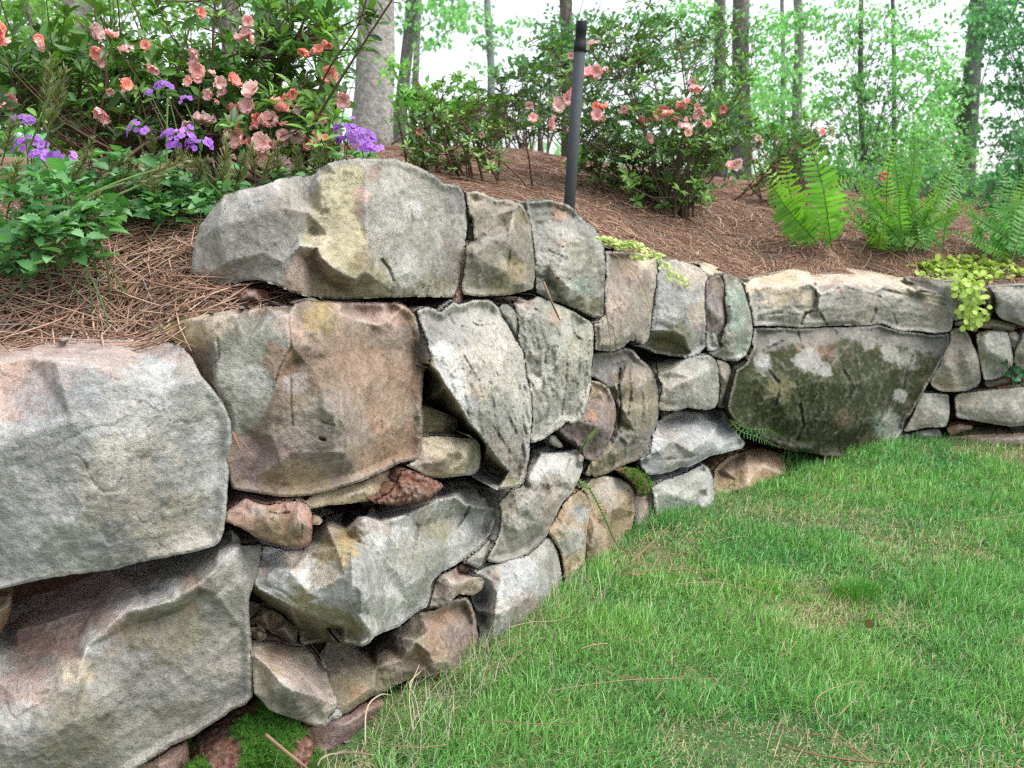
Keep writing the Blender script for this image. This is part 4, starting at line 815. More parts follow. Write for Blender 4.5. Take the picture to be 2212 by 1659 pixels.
# beyond the modelled stretch the wall's line simply runs on
_D[_far] = np.where(_Y[_far] < np.interp(_X[_far], [-200, -3.4, 5.5, 200], [-60, 0.75, 4.0, 4.0]), 5.0, -5.0)
_nx = len(_xs)
_i, _j = np.meshgrid(np.arange(len(_ys) - 1), np.arange(_nx - 1), indexing='ij')
_q = np.stack([_i * _nx + _j, _i * _nx + _j + 1, (_i + 1) * _nx + _j + 1, (_i + 1) * _nx + _j], -1).reshape(-1, 4)
_beh = (_D.ravel()[_q] < -0.17).all(1)
_V = np.stack([_X, _Y, _Z], -1).reshape(-1, 3)
def floor_cols(P):
    n1 = fbm(np.column_stack([P[:, :2] * 2.2, P[:, 2]]), 4, 3)[:, None]
    c = np.array([.20, .115, .075]) * (1 + 0.35 * n1)
    far = sstep(9, 16, P[:, 1])[:, None]
    return c * (1 - far) + np.array([.09, .10, .045]) * far
wmesh("planted_bank", _V, _q[_beh], FLOOR, (0, 0, 0), None, floor_cols(_V), True, kind="structure")

# clay face behind the stones
_s = np.arange(len(PLAN))
_zt = bank_z(PLAN[:, 0] - PN[:, 0] * 0.3, PLAN[:, 1] - PN[:, 1] * 0.3)
_rows = []
for k, u in enumerate(np.linspace(0, 1, 22)):
    z = -0.15 + u * (_zt + 0.15 + (0.01 if u == 1 else 0))
    off = -(0.26 + BATTER * z) - (0.03 if u == 1 else 0)
    p = np.column_stack([PLAN + PN * off[:, None], z])
    p[:, :2] += PN * (0.02 * fbm(p * 9, 4, 8))[:, None]
    _rows.append(p)
_R = np.stack(_rows)
_n = len(PLAN); _i, _j = np.meshgrid(np.arange(21), np.arange(_n - 1), indexing='ij')
_qb = np.stack([_i * _n + _j, _i * _n + _j + 1, (_i + 1) * _n + _j + 1, (_i + 1) * _n + _j], -1).reshape(-1, 4)
wmesh("earth_bank", _R.reshape(-1, 3), _qb, CLAY, (0, 0, 0), None, np.tile([.13, .062, .04], (_n * 22, 1)) * (1 + 0.4 * fbm(_R.reshape(-1, 3) * 6, 3, 4))[:, None], True, kind="structure")

def lawn_z(x, y):
    q = np.stack([x, y, np.zeros_like(x)], -1)
    return 0.018 * fbm(q * 1.7, 3, 11) - 0.02
_lx = axis_pts([(-60, -4, 4), (-4, 5, 0.06), (5, 60, 4)])
_ly = axis_pts([(-60, -1, 4), (-1, 5.4, 0.06)])
_X, _Y = np.meshgrid(_lx, _ly)
_Z = lawn_z(_X, _Y)
_nx = len(_lx)
_i, _j = np.meshgrid(np.arange(len(_ly) - 1), np.arange(_nx - 1), indexing='ij')
_q = np.stack([_i * _nx + _j, _i * _nx + _j + 1, (_i + 1) * _nx + _j + 1, (_i + 1) * _nx + _j], -1).reshape(-1, 4)
_V = np.stack([_X, _Y, _Z], -1).reshape(-1, 3)
_dry = sstep(-0.1, 0.4, fbm(_V * 3.1, 4, 23))[:, None]
wmesh("lawn", _V, _q, SOD, (0, 0, 0), None, np.array([.06, .12, .035]) * (1 - _dry) + np.array([.20, .16, .085]) * _dry, True, kind="structure")

# ------------------------------------------------------------------ grass
def dryness(x, y):
    q = np.stack([x, y, np.zeros_like(x)], -1)
    return sstep(0.05, 0.42, fbm(q * 2.3 + 4.0, 4, 41) + 0.25 * fbm(q * 9, 2, 43))

def blades(root, L, W, lean, az, n=3, curl=1.0):
    """tapering bent strips; returns verts (N, 2n+1, 3) and tris"""
    N_ = len(root)
    d = np.stack([np.cos(az), np.sin(az), np.zeros(N_)], 1)
    s = np.stack([-np.sin(az + 0.6), np.cos(az + 0.6), np.zeros(N_)], 1)
    V = np.zeros((N_, 2 * n + 1, 3))
    for k in range(n + 1):
        u = k / n
        a = lean * (0.35 + curl * u * 0.65)
        p = root + L[:, None] * (d * (np.sin(a) * u)[:, None] + np.array([0, 0, 1.0]) * (np.cos(a) * u)[:, None])
        w = W * (1 - u) ** 0.6
        if k < n:
            V[:, 2 * k] = p - s * (w / 2)[:, None]; V[:, 2 * k + 1] = p + s * (w / 2)[:, None]
        else: V[:, 2 * n] = p
    f = []
    for k in range(n - 1):
        a = 2 * k; f += [(a, a + 1, a + 3), (a, a + 3, a + 2)]
    f.append((2 * n - 2, 2 * n - 1, 2 * n))
    F = (np.array(f)[None] + (np.arange(N_) * (2 * n + 1))[:, None, None]).reshape(-1, 3)
    return V, F

def scatter_lawn(n, y0, y1, xr):
    y = RNG.uniform(y0, y1, n); x = RNG.uniform(-1.2, xr, n)
    d = wall_gap(np.column_stack([x, y, np.zeros(n)]))
    vis = x < 0.62 * y + 0.45
    ok = (d > 0.0) & vis
    # under the boulder the lawn runs on a little
    ok |= (d > -0.14) & (x > 0.7) & (x < 2.2) & vis
    return x[ok], y[ok], d[ok]

_gv, _gf, _gc, _off = [], [], [], 0
for (n, y0, y1, xr, hs, ws) in ((170000, 1.25, 2.6, 2.1, 1.15, 0.0030), (150000, 2.6, 3.7, 2.8, 1.15, 0.0036), (120000, 3.7, 5.0, 3.6, 1.15, 0.0046)):
    x, y, d = scatter_lawn(n, y0, y1, xr)
    dr = dryness(x, y)
    keep = RNG.uniform(0, 1, len(x)) > 0.12 * dr
    x, y, d, dr = x[keep], y[keep], d[keep], dr[keep]
    N_ = len(x)
    tuft = fbm(np.stack([x * 7, y * 7, np.zeros(N_)], -1), 3, 77)
    dead = RNG.uniform(0, 1, N_) < 0.06 + 0.36 * dr + 0.30 * sstep(0.16, 0.02, d) * (y < 2.6)
    L = hs * (0.014 + 0.030 * RNG.uniform(0, 1, N_) ** 1.4) * (1 + 0.9 * tuft) * (1 - 0.35 * dr)
    L = L * np.where(d < 0.12, 1.35, 1.0)
    lean = np.abs(RNG.normal(0.9, 0.55, N_)) + np.where(dead, 0.55, 0.0)
    az = RNG.uniform(0, 2 * np.pi, N_) + 1.2 * tuft
    root = np.column_stack([x, y, lawn_z(x, y) - 0.002])
    V, F = blades(root, L, ws * RNG.uniform(.7, 1.3, N_), np.clip(lean, 0, 1.5), az)
    hue = fbm(np.stack([x * 1.6, y * 1.6, np.zeros(N_)], -1), 3, 91)
    gcol = np.array([.155, .38, .10])[None] * (1 + 0.30 * RNG.normal(0, 1, N_).clip(-1.5, 1.5))[:, None]
    gcol = gcol * (1 + np.outer(0.35 * hue + 0.25 * tuft, [1.4, 0.6, 0.4]))
    gcol[RNG.uniform(0, 1, N_) < 0.15] *= np.array([1.7, 1.35, 2.0])
    gcol[RNG.uniform(0, 1, N_) < 0.15] *= 0.55
    dcol = np.array([.54, .45, .29])[None] * RNG.uniform(.6, 1.2, N_)[:, None]
    c = np.where(dead[:, None], dcol, gcol)
    _gv.append(V.reshape(-1, 3)); _gf.append(F + _off); _gc.append(np.repeat(np.clip(c, .01, .6), V.shape[1], 0)); _off += V.shape[0] * V.shape[1]
wmesh("grass", np.vstack(_gv), np.vstack(_gf), GRASS, (0, 0, 0), None, np.vstack(_gc), True, kind="stuff", label="short bright green lawn grass with dry patches", category="grass")

# withered stems along the foot of the near wall
n = 900
x, y, d = scatter_lawn(n * 9, 1.5, 2.7, 1.0); k = (d < 0.16) & (d > -.02); x, y = x[k][:n], y[k][:n]; N_ = len(x)
V, F = blades(np.column_stack([x, y, lawn_z(x, y)]), RNG.uniform(.05, .13, N_), RNG.uniform(.0012, .0024, N_), np.abs(RNG.normal(.8, .5, N_)), RNG.uniform(0, 6.28, N_), 4, 1.3)
wmesh("withered_grass", V.reshape(-1, 3), F, STRAW, (0, 0, 0), None, np.repeat(np.array([.42, .36, .28])[None] * RNG.uniform(.5, 1.2, N_)[:, None], V.shape[1], 0), True, kind="stuff", label="withered pale grass stems along the near foot of the wall", category="dry grass")

# thatch of dead clippings between the blades
x, y, d = scatter_lawn(26000, 1.25, 4.6, 3.2)
dr = dryness(x, y); k = RNG.uniform(0, 1, len(x)) < 0.15 + 0.85 * dr
x, y = x[k], y[k]; N_ = len(x)
V, F = blades(np.column_stack([x, y, lawn_z(x, y) + RNG.uniform(0.004, 0.022, N_)]), RNG.uniform(.02, .06, N_), RNG.uniform(.0012, .0026, N_), np.full(N_, 1.45) + RNG.normal(0, .12, N_), RNG.uniform(0, 6.28, N_), 3, 0.3)
wmesh("grass_thatch", V.reshape(-1, 3), F, STRAW, (0, 0, 0), None, np.repeat(np.array([.40, .31, .19])[None] * RNG.uniform(.5, 1.15, N_)[:, None], V.shape[1], 0), True, kind="stuff", label="dead straw coloured clippings lying in the lawn", category="thatch")

# ------------------------------------------------------------------ pine straw
def needles(p, L, W, az, el, bend, n=4):
    """flat-sided bent needles: 3-sided tubes"""
    N_ = len(p)
    d = np.stack([np.cos(az) * np.cos(el), np.sin(az) * np.cos(el), np.sin(el)], 1)
    s = np.stack([-np.sin(az), np.cos(az), np.zeros(N_)], 1)
    up = np.cross(d, s) * -1
    V = np.zeros((N_, (n + 1) * 3, 3))
    for k in range(n + 1):
        u = k / n - 0.5
        c = p + d * (L * u)[:, None] + s * (bend * L * (0.25 - u * u))[:, None] - np.array([0, 0, 1.]) * (0.10 * L * u * u)[:, None]
        w = W * (1.0 if 0 < k < n else 0.55)
        V[:, 3 * k] = c + s * (w / 2)[:, None]; V[:, 3 * k + 1] = c - s * (w / 2)[:, None]; V[:, 3 * k + 2] = c + up * (w * 0.8)[:, None]
    f = []
    for k in range(n):
        a = 3 * k
        for q in ((0, 2), (2, 1), (1, 0)):
            f += [(a + q[0], a + q[1], a + 3 + q[1]), (a + q[0], a + 3 + q[1], a + 3 + q[0])]
    F = (np.array(f)[None] + (np.arange(N_) * 3 * (n + 1))[:, None, None]).reshape(-1, 3)
    return V, F

def straw_cols(n):
    t = RNG.uniform(0, 1, n)[:, None]
    c = np.array([.54, .36, .25]) * (1 - t) + np.array([.31, .18, .13]) * t
    pale = RNG.uniform(0, 1, n) < 0.16
    c[pale] = np.array([.56, .42, .30])
    grey = RNG.uniform(0, 1, n) < 0.06
    c[grey] = np.array([.40, .36, .33])
    return c * RNG.uniform(.65, 1.2, n)[:, None]

_sv, _sf, _sc, _off = [], [], [], 0
for (n, x0, x1, y0, y1, W, L0, L1, lift) in ((13000, -1.6, -0.35, 1.35, 2.5, .0030, .11, .23, .03), (9000, -0.6, 2.2, 2.3, 4.6, .0028, .10, .2, .03), (16000, 0.1, 3.6, 3.6, 6.0, .0032, .10, .2, .025), (9000, -1.5, 4.0, 4.5, 8.5, .0045, .12, .2, .02)):
    x, y = RNG.uniform(x0, x1, n), RNG.uniform(y0, y1, n)
    d = wall_gap(np.column_stack([x, y, np.zeros(n)]))
    k = d < -0.20
    x, y = x[k], y[k]; N_ = len(x)
    clump = fbm(np.stack([x * 6, y * 6, np.zeros(N_)], -1), 2, 66)
    e = 0.03
    sx = (bank_z(x + e, y) - bank_z(x - e, y)) / (2 * e); sy = (bank_z(x, y + e) - bank_z(x, y - e)) / (2 * e)
    az = RNG.uniform(0, 2 * np.pi, N_) * 0.6 + clump * 3
    el = np.arctan(sx * np.cos(az) + sy * np.sin(az)) + RNG.normal(0, .07, N_)
    z = bank_z(x, y) + RNG.uniform(0.0, 1, N_) ** 2 * lift * (1 + .5 * clump)
    V, F = needles(np.column_stack([x, y, z]), RNG.uniform(L0, L1, N_), W * RNG.uniform(.7, 1.3, N_), az, el, RNG.normal(0, .45, N_), 3)
    _sv.append(V.reshape(-1, 3)); _sf.append(F + _off); _off += V.shape[0] * V.shape[1]
    _sc.append(np.repeat(straw_cols(N_), V.shape[1], 0))
wmesh("pine_straw", np.vstack(_sv), np.vstack(_sf), STRAW, (0, 0, 0), None, np.vstack(_sc), True, kind="stuff", label="reddish brown pine straw mulch spread over the bank", category="mulch")
# ------------------------------------------------------------------ leaves, flowers, shrubs
def leaf_mesh(prof, fold=0.12, droop=0.18, curl=0.0):
    """prof: (y, half width) along a unit leaf; a midrib row and two edge rows"""
    V, F = [], []
    for (y, w) in prof:
        z = -droop * y * y
        V += [(-w, y, z + fold * w * 2 - curl * w * w * 8), (0, y, z), (w, y, z + fold * w * 2 - curl * w * w * 8)]
    for i in range(len(prof) - 1):
        a = 3 * i
        F += [(a, a + 1, a + 4), (a, a + 4, a + 3), (a + 1, a + 2, a + 5), (a + 1, a + 5, a + 4)]
    V = np.array(V, float); F = np.array(F)
    A, B, C = V[F[:, 0]], V[F[:, 1]], V[F[:, 2]]
    F = F[np.linalg.norm(np.cross(B - A, C - A), axis=1) > 1e-7]
    return V, F

LF_AZALEA = leaf_mesh([(0, .012), (.18, .09), (.42, .175), (.68, .17), (.88, .085), (1, 0.004)], .22, .12)
LF_SMALL = leaf_mesh([(0, .012), (.35, .17), (.7, .14), (1, .004)], .2, .15)
LF_TREE = leaf_mesh([(0, .02), (.45, .32), (1, .01)], .15, .2)
LF_TOOTH = leaf_mesh([(0, .02), (.10, .16), (.16, .30), (.23, .24), (.30, .37), (.38, .30), (.46, .38), (.55, .28), (.63, .33), (.72, .20), (.80, .21), (.88, .10), (1, .01)], .22, .25)
LF_ROUND = leaf_mesh([(0, .10), (.15, .34), (.4, .5), (.65, .48), (.88, .3), (1, .08)], .06, .12)
LF_GRAIN = leaf_mesh([(0, .02), (.5, .055), (1, .005)], .1, .1)

def frames(d, nrm):
    d = d / (np.linalg.norm(d, axis=1, keepdims=True) + 1e-9)
    x = np.cross(d, nrm); x /= np.linalg.norm(x, axis=1, keepdims=True) + 1e-9
    return x, d, np.cross(x, d)

def leaves(bag, tpl, pos, d, nrm, size, col, wid=1.0):
    V, F = tpl
    x, y, z = frames(d, nrm)
    s = np.broadcast_to(np.asarray(size, float), (len(pos),))[:, None, None]
    W = pos[:, None] + s * (V[None, :, 0, None] * wid * x[:, None] + V[None, :, 1, None] * y[:, None] + V[None, :, 2, None] * z[:, None])
    Fx = (F[None] + (np.arange(len(pos)) * len(V))[:, None, None]).reshape(-1, 3)
    # a slightly paler midrib
    c = np.repeat(col, len(V), 0).reshape(len(pos), len(V), 3).copy()
    if len(V) > 6: c[:, 1::3] *= 1.18
    bag.add(W.reshape(-1, 3), Fx, None, c.reshape(-1, 3))

def unit_leaf(name, tpl, mat, col):
    V, F = tpl
    c = np.tile(np.asarray(col, float), (len(V), 1)); c[1::3] *= 1.2
    return mesh(name, V, F, mat, c)

def place_part(name, me, parent, pos, d, nrm, size, wid=1.0, **props):
    x, y, z = (v[0] for v in frames(np.asarray(d, float)[None], np.asarray(nrm, float)[None]))
    o = bpy.data.objects.new(name, me); COL.objects.link(o)
    M = Matrix(((x[0] * size * wid, y[0] * size, z[0] * size, pos[0]), (x[1] * size * wid, y[1] * size, z[1] * size, pos[1]), (x[2] * size * wid, y[2] * size, z[2] * size, pos[2]), (0, 0, 0, 1)))
    if parent is not None:
        o.parent = parent
        o.matrix_basis = Matrix.Translation(-parent.location) @ M
    else: o.matrix_basis = M
    for k, v in props.items(): o[k] = v
    return o

def flower_mesh(name, petals, mat, edge, throat, ruffle, seed, inner=True, cup=0.35):
    r = np.random.default_rng(seed)
    V, F, C = [], [], []
    def ring(n, R, tilt, a0, sc):
        for k in range(n):
            a = a0 + 2 * np.pi * k / n + r.normal(0, .08)
            ca, sa = np.cos(a), np.sin(a)
            base = len(V)
            for i, u in enumerate((0.06, .35, .68, 1.0)):
                for j, v in enumerate((-1, -.5, 0, .5, 1)):
                    w = (0.10, .30, .42, .26)[i] * sc * v
                    rad = R * (u - (0.10 if i == 3 and j == 2 else 0) - (.12 if i == 3 and abs(v) == 1 else 0))
                    z = cup * R * (tilt * u ** 0.7) - 0.10 * u * u * R + r.normal(0, ruffle) * u + 0.06 * abs(v) * u
                    V.append((rad * ca - w * sa, rad * sa + w * ca, z))
                    t = u ** 0.8
                    C.append(np.array(throat) * (1 - t) + np.array(edge) * t * r.uniform(.92, 1.08))
            for i in range(3):
                for j in range(4):
                    q = base + i * 5 + j
                    F.append((q, q + 1, q + 6)); F.append((q, q + 6, q + 5))
    ring(petals, 0.5, 1.0, r.uniform(0, 6), 1.1)
    if inner: ring(petals, 0.43, 1.35, r.uniform(0, 6), 1.05)
    return mesh(name, np.array(V), np.array(F), mat, np.array(C))

SALMON = [flower_mesh("azalea_flower_%s" % w, 5, PETAL, e, t, .11, 20 + i, True, .8) for i, (w, e, t) in enumerate((("salmon", (.95, .64, .61), (.90, .46, .44)), ("pale", (.96, .80, .75), (.92, .55, .50)), ("coral", (.88, .42, .34), (.74, .22, .17))))]
VIOLET = [flower_mesh("verbena_floret_%s" % w, 5, PETAL, e, t, .02, 30 + i, False, .1) for i, (w, e, t) in enumerate((("violet", (.42, .19, .66), (.28, .08, .50)), ("lilac", (.53, .28, .74), (.36, .12, .58))))]

LEAF_DARK = [unit_leaf("azalea_leaf_%d" % i, LF_AZALEA, AZALEA_LEAF, c) for i, c in enumerate(((.07, .165, .038), (.10, .22, .05), (.052, .12, .034), (.16, .31, .065)))]
LEAF_HERB = [unit_leaf("herb_leaf_%d" % i, LF_TOOTH, HERB, c) for i, c in enumerate(((.09, .24, .075), (.18, .34, .15), (.06, .17, .055)))]

def pxs(L):
    return [(fr(f, np.array([x, y]))) for f, x, y in L]

def shrub(label, base_px, Y, blobs, leaf=.048, group=None, nstem=14, flowers=(), indiv=0, cols=None, extra=(), stemcol=(.085, .05, .035), fl_size=.055, spread=0.10, tips=0.25, leafn=7, name="azalea_bush", stem_r=.007):
    """woody shrub: stems from the base, twigs to every leaf rosette, whorled leaves, ruffled flowers.
    blobs: (px, py, rx, ry, Y, half depth, count)"""
    b = place(base_px[0], base_px[1], Y)
    th = thing(name, tuple(b), label, "shrub", group)
    cols = cols or ((.07, .165, .038), (.10, .22, .05), (.05, .12, .034))
    R = []
    for (px, py, rx, ry, yy, dy, n) in blobs:
        a = RNG.uniform(0, 2 * np.pi, n); q = RNG.uniform(0, 1, n) ** 0.42
        y = yy + RNG.normal(0, dy * .55, n)
        R.append(at(px + rx * q * np.cos(a), py + ry * q * np.sin(a), y))
    R = np.vstack(R)
    gz = bank_z(R[:, 0], R[:, 1])
    R = R[R[:, 2] > gz + 0.05]
    cen = R.mean(0)
    # main stems
    pick = RNG.choice(len(R), min(nstem, len(R)), replace=False)
    SP = []
    for k in pick:
        s0 = b + np.array([RNG.normal(0, spread * .5), RNG.normal(0, spread * .5), -0.03])
        tip = R[k]; mid = s0 * .5 + tip * .5 + np.array([0, 0, .10]) * np.linalg.norm(tip - s0) + RNG.normal(0, .03, 3)
        c = curve([s0, s0 * .8 + mid * .2 + np.array([0, 0, .02]), mid, tip], 12)
        bag = Bag(); tube(bag, c, np.linspace(stem_r * RNG.uniform(.8, 1.3), stem_r * .3, 12), 6, np.array(stemcol) * RNG.uniform(.7, 1.5))
        bag.out("stem", TWIG, tuple(s0), th)
        SP.append(c)
    SPp = np.vstack(SP)
    tw = Bag()
    for k in range(len(R)):
        dd = ((SPp - R[k]) ** 2).sum(1) + 0.6 * np.clip(SPp[:, 2] - R[k, 2] + .03, 0, 9)
        a = SPp[np.argmin(dd)]
        L = np.linalg.norm(R[k] - a)
        if L < .01: continue
        c = curve([a, (a + R[k]) / 2 + RNG.normal(0, .06 * L, 3) - np.array([0, 0, .06 * L]), R[k]], 5)
        tube(tw, c, np.linspace(.0026, .0012, 5), 4, np.array(stemcol) * RNG.uniform(.7, 1.5), False)
    tw.out("twigs", TWIG, tuple(b), th, kind="stuff")
    # whorls
    n = leafn
    ax = (R - (cen - np.array([0, 0, .5]))) ; ax /= np.linalg.norm(ax, axis=1, keepdims=True)
    ax = ax * .6 + np.array([0, 0, .55]) + RNG.normal(0, .28, R.shape); ax /= np.linalg.norm(ax, axis=1, keepdims=True)
    u = np.cross(ax, [0.3, .2, 1.0]); u /= np.linalg.norm(u, axis=1, keepdims=True); w = np.cross(ax, u)
    ang = (np.arange(n) * 2 * np.pi / n)[None] + RNG.uniform(0, 6.28, len(R))[:, None] + RNG.normal(0, .25, (len(R), n))
    op = RNG.uniform(.75, 1.45, (len(R), n))
    d = np.cos(op)[..., None] * ax[:, None] + np.sin(op)[..., None] * (np.cos(ang)[..., None] * u[:, None] + np.sin(ang)[..., None] * w[:, None])
    p = R[:, None] - ax[:, None] * RNG.uniform(0, .02, (len(R), n, 1)) + d * 0.004
    nr = np.broadcast_to(ax[:, None], d.shape)
    sz = leaf * RNG.uniform(.6, 1.15, (len(R), n))
    ci = RNG.integers(0, len(cols), len(R)); C = np.array(cols)[ci]
    new = RNG.uniform(0, 1, len(R)) < tips
    C[new] = C[new] * np.array([1.9, 1.75, 1.4])
    C = C[:, None] * RNG.uniform(.75, 1.3, (len(R), n, 1))
    d, p, nr, sz, C = d.reshape(-1, 3), p.reshape(-1, 3), nr.reshape(-1, 3), sz.ravel(), C.reshape(-1, 3)
    keep = RNG.uniform(0, 1, len(p)) < .92
    d, p, nr, sz, C = d[keep], p[keep], nr[keep], sz[keep], C[keep]
    # outermost leaves towards the lawn are leaves of their own
    order = np.argsort(np.linalg.norm(p - CAMP, axis=1)) if indiv else np.arange(len(p))
    near, rest = order[:indiv], order[indiv:]
    for k in near:
        place_part("leaf", LEAF_DARK[3 if C[k, 1] > .15 else RNG.integers(0, 3)], th, p[k], d[k], nr[k], sz[k])
    bag = Bag(); leaves(bag, LF_AZALEA if leaf > .026 else LF_SMALL, p[rest], d[rest], nr[rest], sz[rest], C[rest])
    bag.out("foliage", AZALEA_LEAF, tuple(b), th, kind="stuff")
    # leafy shoots given by hand: (points (px, py, Y), radius, leaf spacing, leaf length)
    for pts, rad, sp, ll in extra:
        c = curve([at(*q) for q in pts], 24)
        bag = Bag(); tube(bag, c, np.linspace(rad, rad * .45, 24), 6, np.array(stemcol) * 1.2); bag.out("stem", TWIG, tuple(c[0]), th)
        if sp:
            s = np.concatenate([[0], np.cumsum(np.linalg.norm(np.diff(c, axis=0), axis=1))])
            q = np.arange(s[-1] * .35, s[-1], sp)
            P = np.stack([np.interp(q, s, c[:, i]) for i in range(3)], 1)
            t = np.gradient(P, axis=0); t /= np.linalg.norm(t, axis=1, keepdims=True)
            for side in (-1, 1):
                dd = t * .45 + side * np.cross(t, [0, 1.0, 0.2]) + RNG.normal(0, .25, P.shape)
                for k in range(len(P)):
                    place_part("leaf", LEAF_DARK[RNG.integers(0, 3)], th, P[k], dd[k], np.array([0, -.5, 1]) + RNG.normal(0, .3, 3), ll * RNG.uniform(.7, 1.15))
            e = t[-1]
            for k in range(7):
                place_part("leaf", LEAF_DARK[RNG.integers(0, 4)], th, c[-1], e + RNG.normal(0, .7, 3), np.array([0, -.6, 1]) + RNG.normal(0, .3, 3), ll * RNG.uniform(.7, 1.1))
    flowers = list(flowers)
    for q in list(flowers):                                     # blooms come in loose clusters
        for _ in range(int(RNG.integers(0, 3))):
            flowers.append((q[0] + RNG.normal(0, .5 * q[2]), q[1] + RNG.normal(0, .4 * q[2]), q[2] * RNG.uniform(.45, .8)) + ((q[3], q[4] + .05) if len(q) > 4 else ()))
    for fl in flowers:
        px, py, s = fl[0], fl[1], fl[2]
        kind = fl[3] if len(fl) > 3 else int(RNG.choice([0, 0, 1, 0, 2]))
        yy = fl[4] if len(fl) > 4 else Y - .42
        P = at(px, py, yy)
        f = CAMP - P; f /= np.linalg.norm(f); f = f + RNG.normal(0, .95, 3) + np.array([0, 0, .25])
        t = np.cross(f, RNG.normal(0, 1, 3))
        size = s * np.linalg.norm(P - CAMP) / FOC * 0.74
        # flower mesh opens along +z
        place_part("flower", SALMON[kind], th, P, t, f, size)
        for k in range(3):
            place_part("leaf", LEAF_DARK[RNG.integers(0, 3)], th, P - f * .012, RNG.normal(0, 1, 3) - .3 * f, f, leaf * RNG.uniform(.8, 1.1))
    return th

# big azalea behind the near end of the wall
FL_LEFT = [(12, 75, 55, 2), (200, 72, 44, 1), (270, 92, 40), (238, 80, 34), (215, 113, 36), (98, 95, 34), (25, 240, 40), (530, 85, 44), (428, 128, 46, 0), (425, 150, 40, 0), (500, 178, 40), (440, 272, 60, 1), (522, 258, 50), (522, 302, 54, 0), (575, 275, 50), (548, 200, 50, 1), (597, 240, 58, 0), (585, 262, 44), (572, 308, 56), (605, 357, 44, 1),
           (470, 178, 36), (484, 205, 30), (540, 232, 44), (660, 105, 36), (690, 112, 30), (712, 162, 44), (740, 217, 42), (560, 330, 46), (228, 242, 48), (640, 287, 44, 1), (268, 185, 34), (655, 305, 40), (612, 225, 40), (455, 205, 32), (625, 200, 32), (690, 250, 36), (680, 305, 32), (315, 100, 26, 2), (430, 30, 28, 2), (330, 145, 26), (610, 295, 36), (500, 245, 40)]
shrub("big dark leaved azalea with many salmon pink flowers, left behind the purple verbena", (500, 392), 3.0,
      [(240, 190, 240, 100, 3.0, .30, 250), (560, 180, 180, 110, 3.0, .30, 190), (60, 190, 110, 100, 2.9, .3, 80), (420, 70, 330, 90, 3.1, .3, 80), (640, 60, 90, 60, 2.9, .2, 50), (620, 265, 120, 70, 2.75, .2, 100), (340, 250, 230, 70, 3.3, .3, 170), (300, 330, 220, 50, 3.4, .2, 120), (330, -140, 420, 140, 3.2, .4, 30), (740, 60, 80, 60, 2.8, .2, 8)],
      indiv=290, nstem=26, flowers=FL_LEFT, spread=.5,
      extra=[([(520, 350, 2.9), (463, 230, 2.85), (460, 90, 2.8), (470, -40, 2.8)], .0055, 0, 0), ([(560, 350, 2.9), (590, 230, 2.9), (640, 90, 2.9), (700, -60, 2.9)], .004, 0, 0), ([(400, 350, 2.9), (380, 200, 2.9), (410, 60, 2.9), (470, -60, 3)], .004, 0, 0), ([(300, 330, 2.9), (330, 180, 2.9), (300, 40, 2.9), (255, -60, 2.9)], .0035, 0, 0),
             ([(640, 345, 2.6), (700, 230, 2.5), (775, 110, 2.45), (860, -20, 2.4)], .0042, .030, .036), ([(660, 260, 2.6), (710, 150, 2.5), (770, 60, 2.45), (800, -30, 2.4)], .003, .04, .034), ([(845, 312, 2.7), (880, 290, 2.7), (935, 265, 2.7), (955, 240, 2.7)], .0028, .03, .03), ([(505, 320, 2.9), (515, 200, 2.95), (498, 60, 2.95), (520, -50, 3)], .0035, 0, 0), ([(200, 300, 2.8), (230, 170, 2.8), (210, 60, 2.8), (195, -50, 2.8)], .004, 0, 0)])

# low azalea in the middle
shrub("low green azalea without flowers in the middle, above the second top stone", (985, 396), 4.4,
      [(975, 300, 110, 75, 4.4, .25, 150), (1030, 250, 110, 50, 4.5, .25, 70), (920, 260, 70, 50, 4.4, .2, 45), (990, 340, 110, 50, 4.3, .2, 60), (985, 200, 60, 40, 4.4, .2, 12), (880, 200, 20, 60, 4.4, .1, 10)],
      leaf=.034, indiv=60, nstem=22, cols=((.068, .15, .036), (.09, .20, .042), (.05, .11, .032)), tips=.4, spread=.3, stemcol=(.10, .06, .04), flowers=[(907, 283, 20, 2, 4.1), (1040, 290, 16, 0, 4.2)],
      extra=[([(960, 390, 4.3), (930, 330, 4.2), (905, 300, 4.2), (880, 262, 4.2)], .003, 0, 0), ([(1010, 390, 4.3), (1000, 320, 4.2), (965, 260, 4.2), (955, 190, 4.2)], .003, .05, .03)])
# tall open azalea behind the grey pipe
FL_R = [(1183, 265, 42, 0, 4.55), (1205, 232, 36, 1, 4.6), (1222, 215, 32, 0, 4.6), (1270, 162, 36, 0, 4.6), (1290, 155, 34, 0, 4.6), (1255, 160, 30, 0, 4.65), (1290, 250, 34, 0, 4.6), (1300, 236, 30, 2, 4.6), (1418, 245, 34, 0, 4.6), (1432, 240, 30, 2, 4.6), (1480, 232, 40, 0, 4.5), (1500, 240, 36, 0, 4.5), (1484, 262, 40, 1, 4.5), (1502, 182, 36, 0, 4.5), (1585, 350, 36, 1, 4.4), (1580, 362, 30, 0, 4.4), (1145, 230, 24, 0, 4.6), (1276, 98, 26, 1, 4.6), (1380, 262, 26, 2, 4.7), (1400, 300, 24, 0, 4.6), (1240, 205, 30, 0, 4.7), (1560, 235, 22, 2, 4.7), (1350, 240, 24, 0, 4.7), (1530, 270, 22, 0, 4.6)]
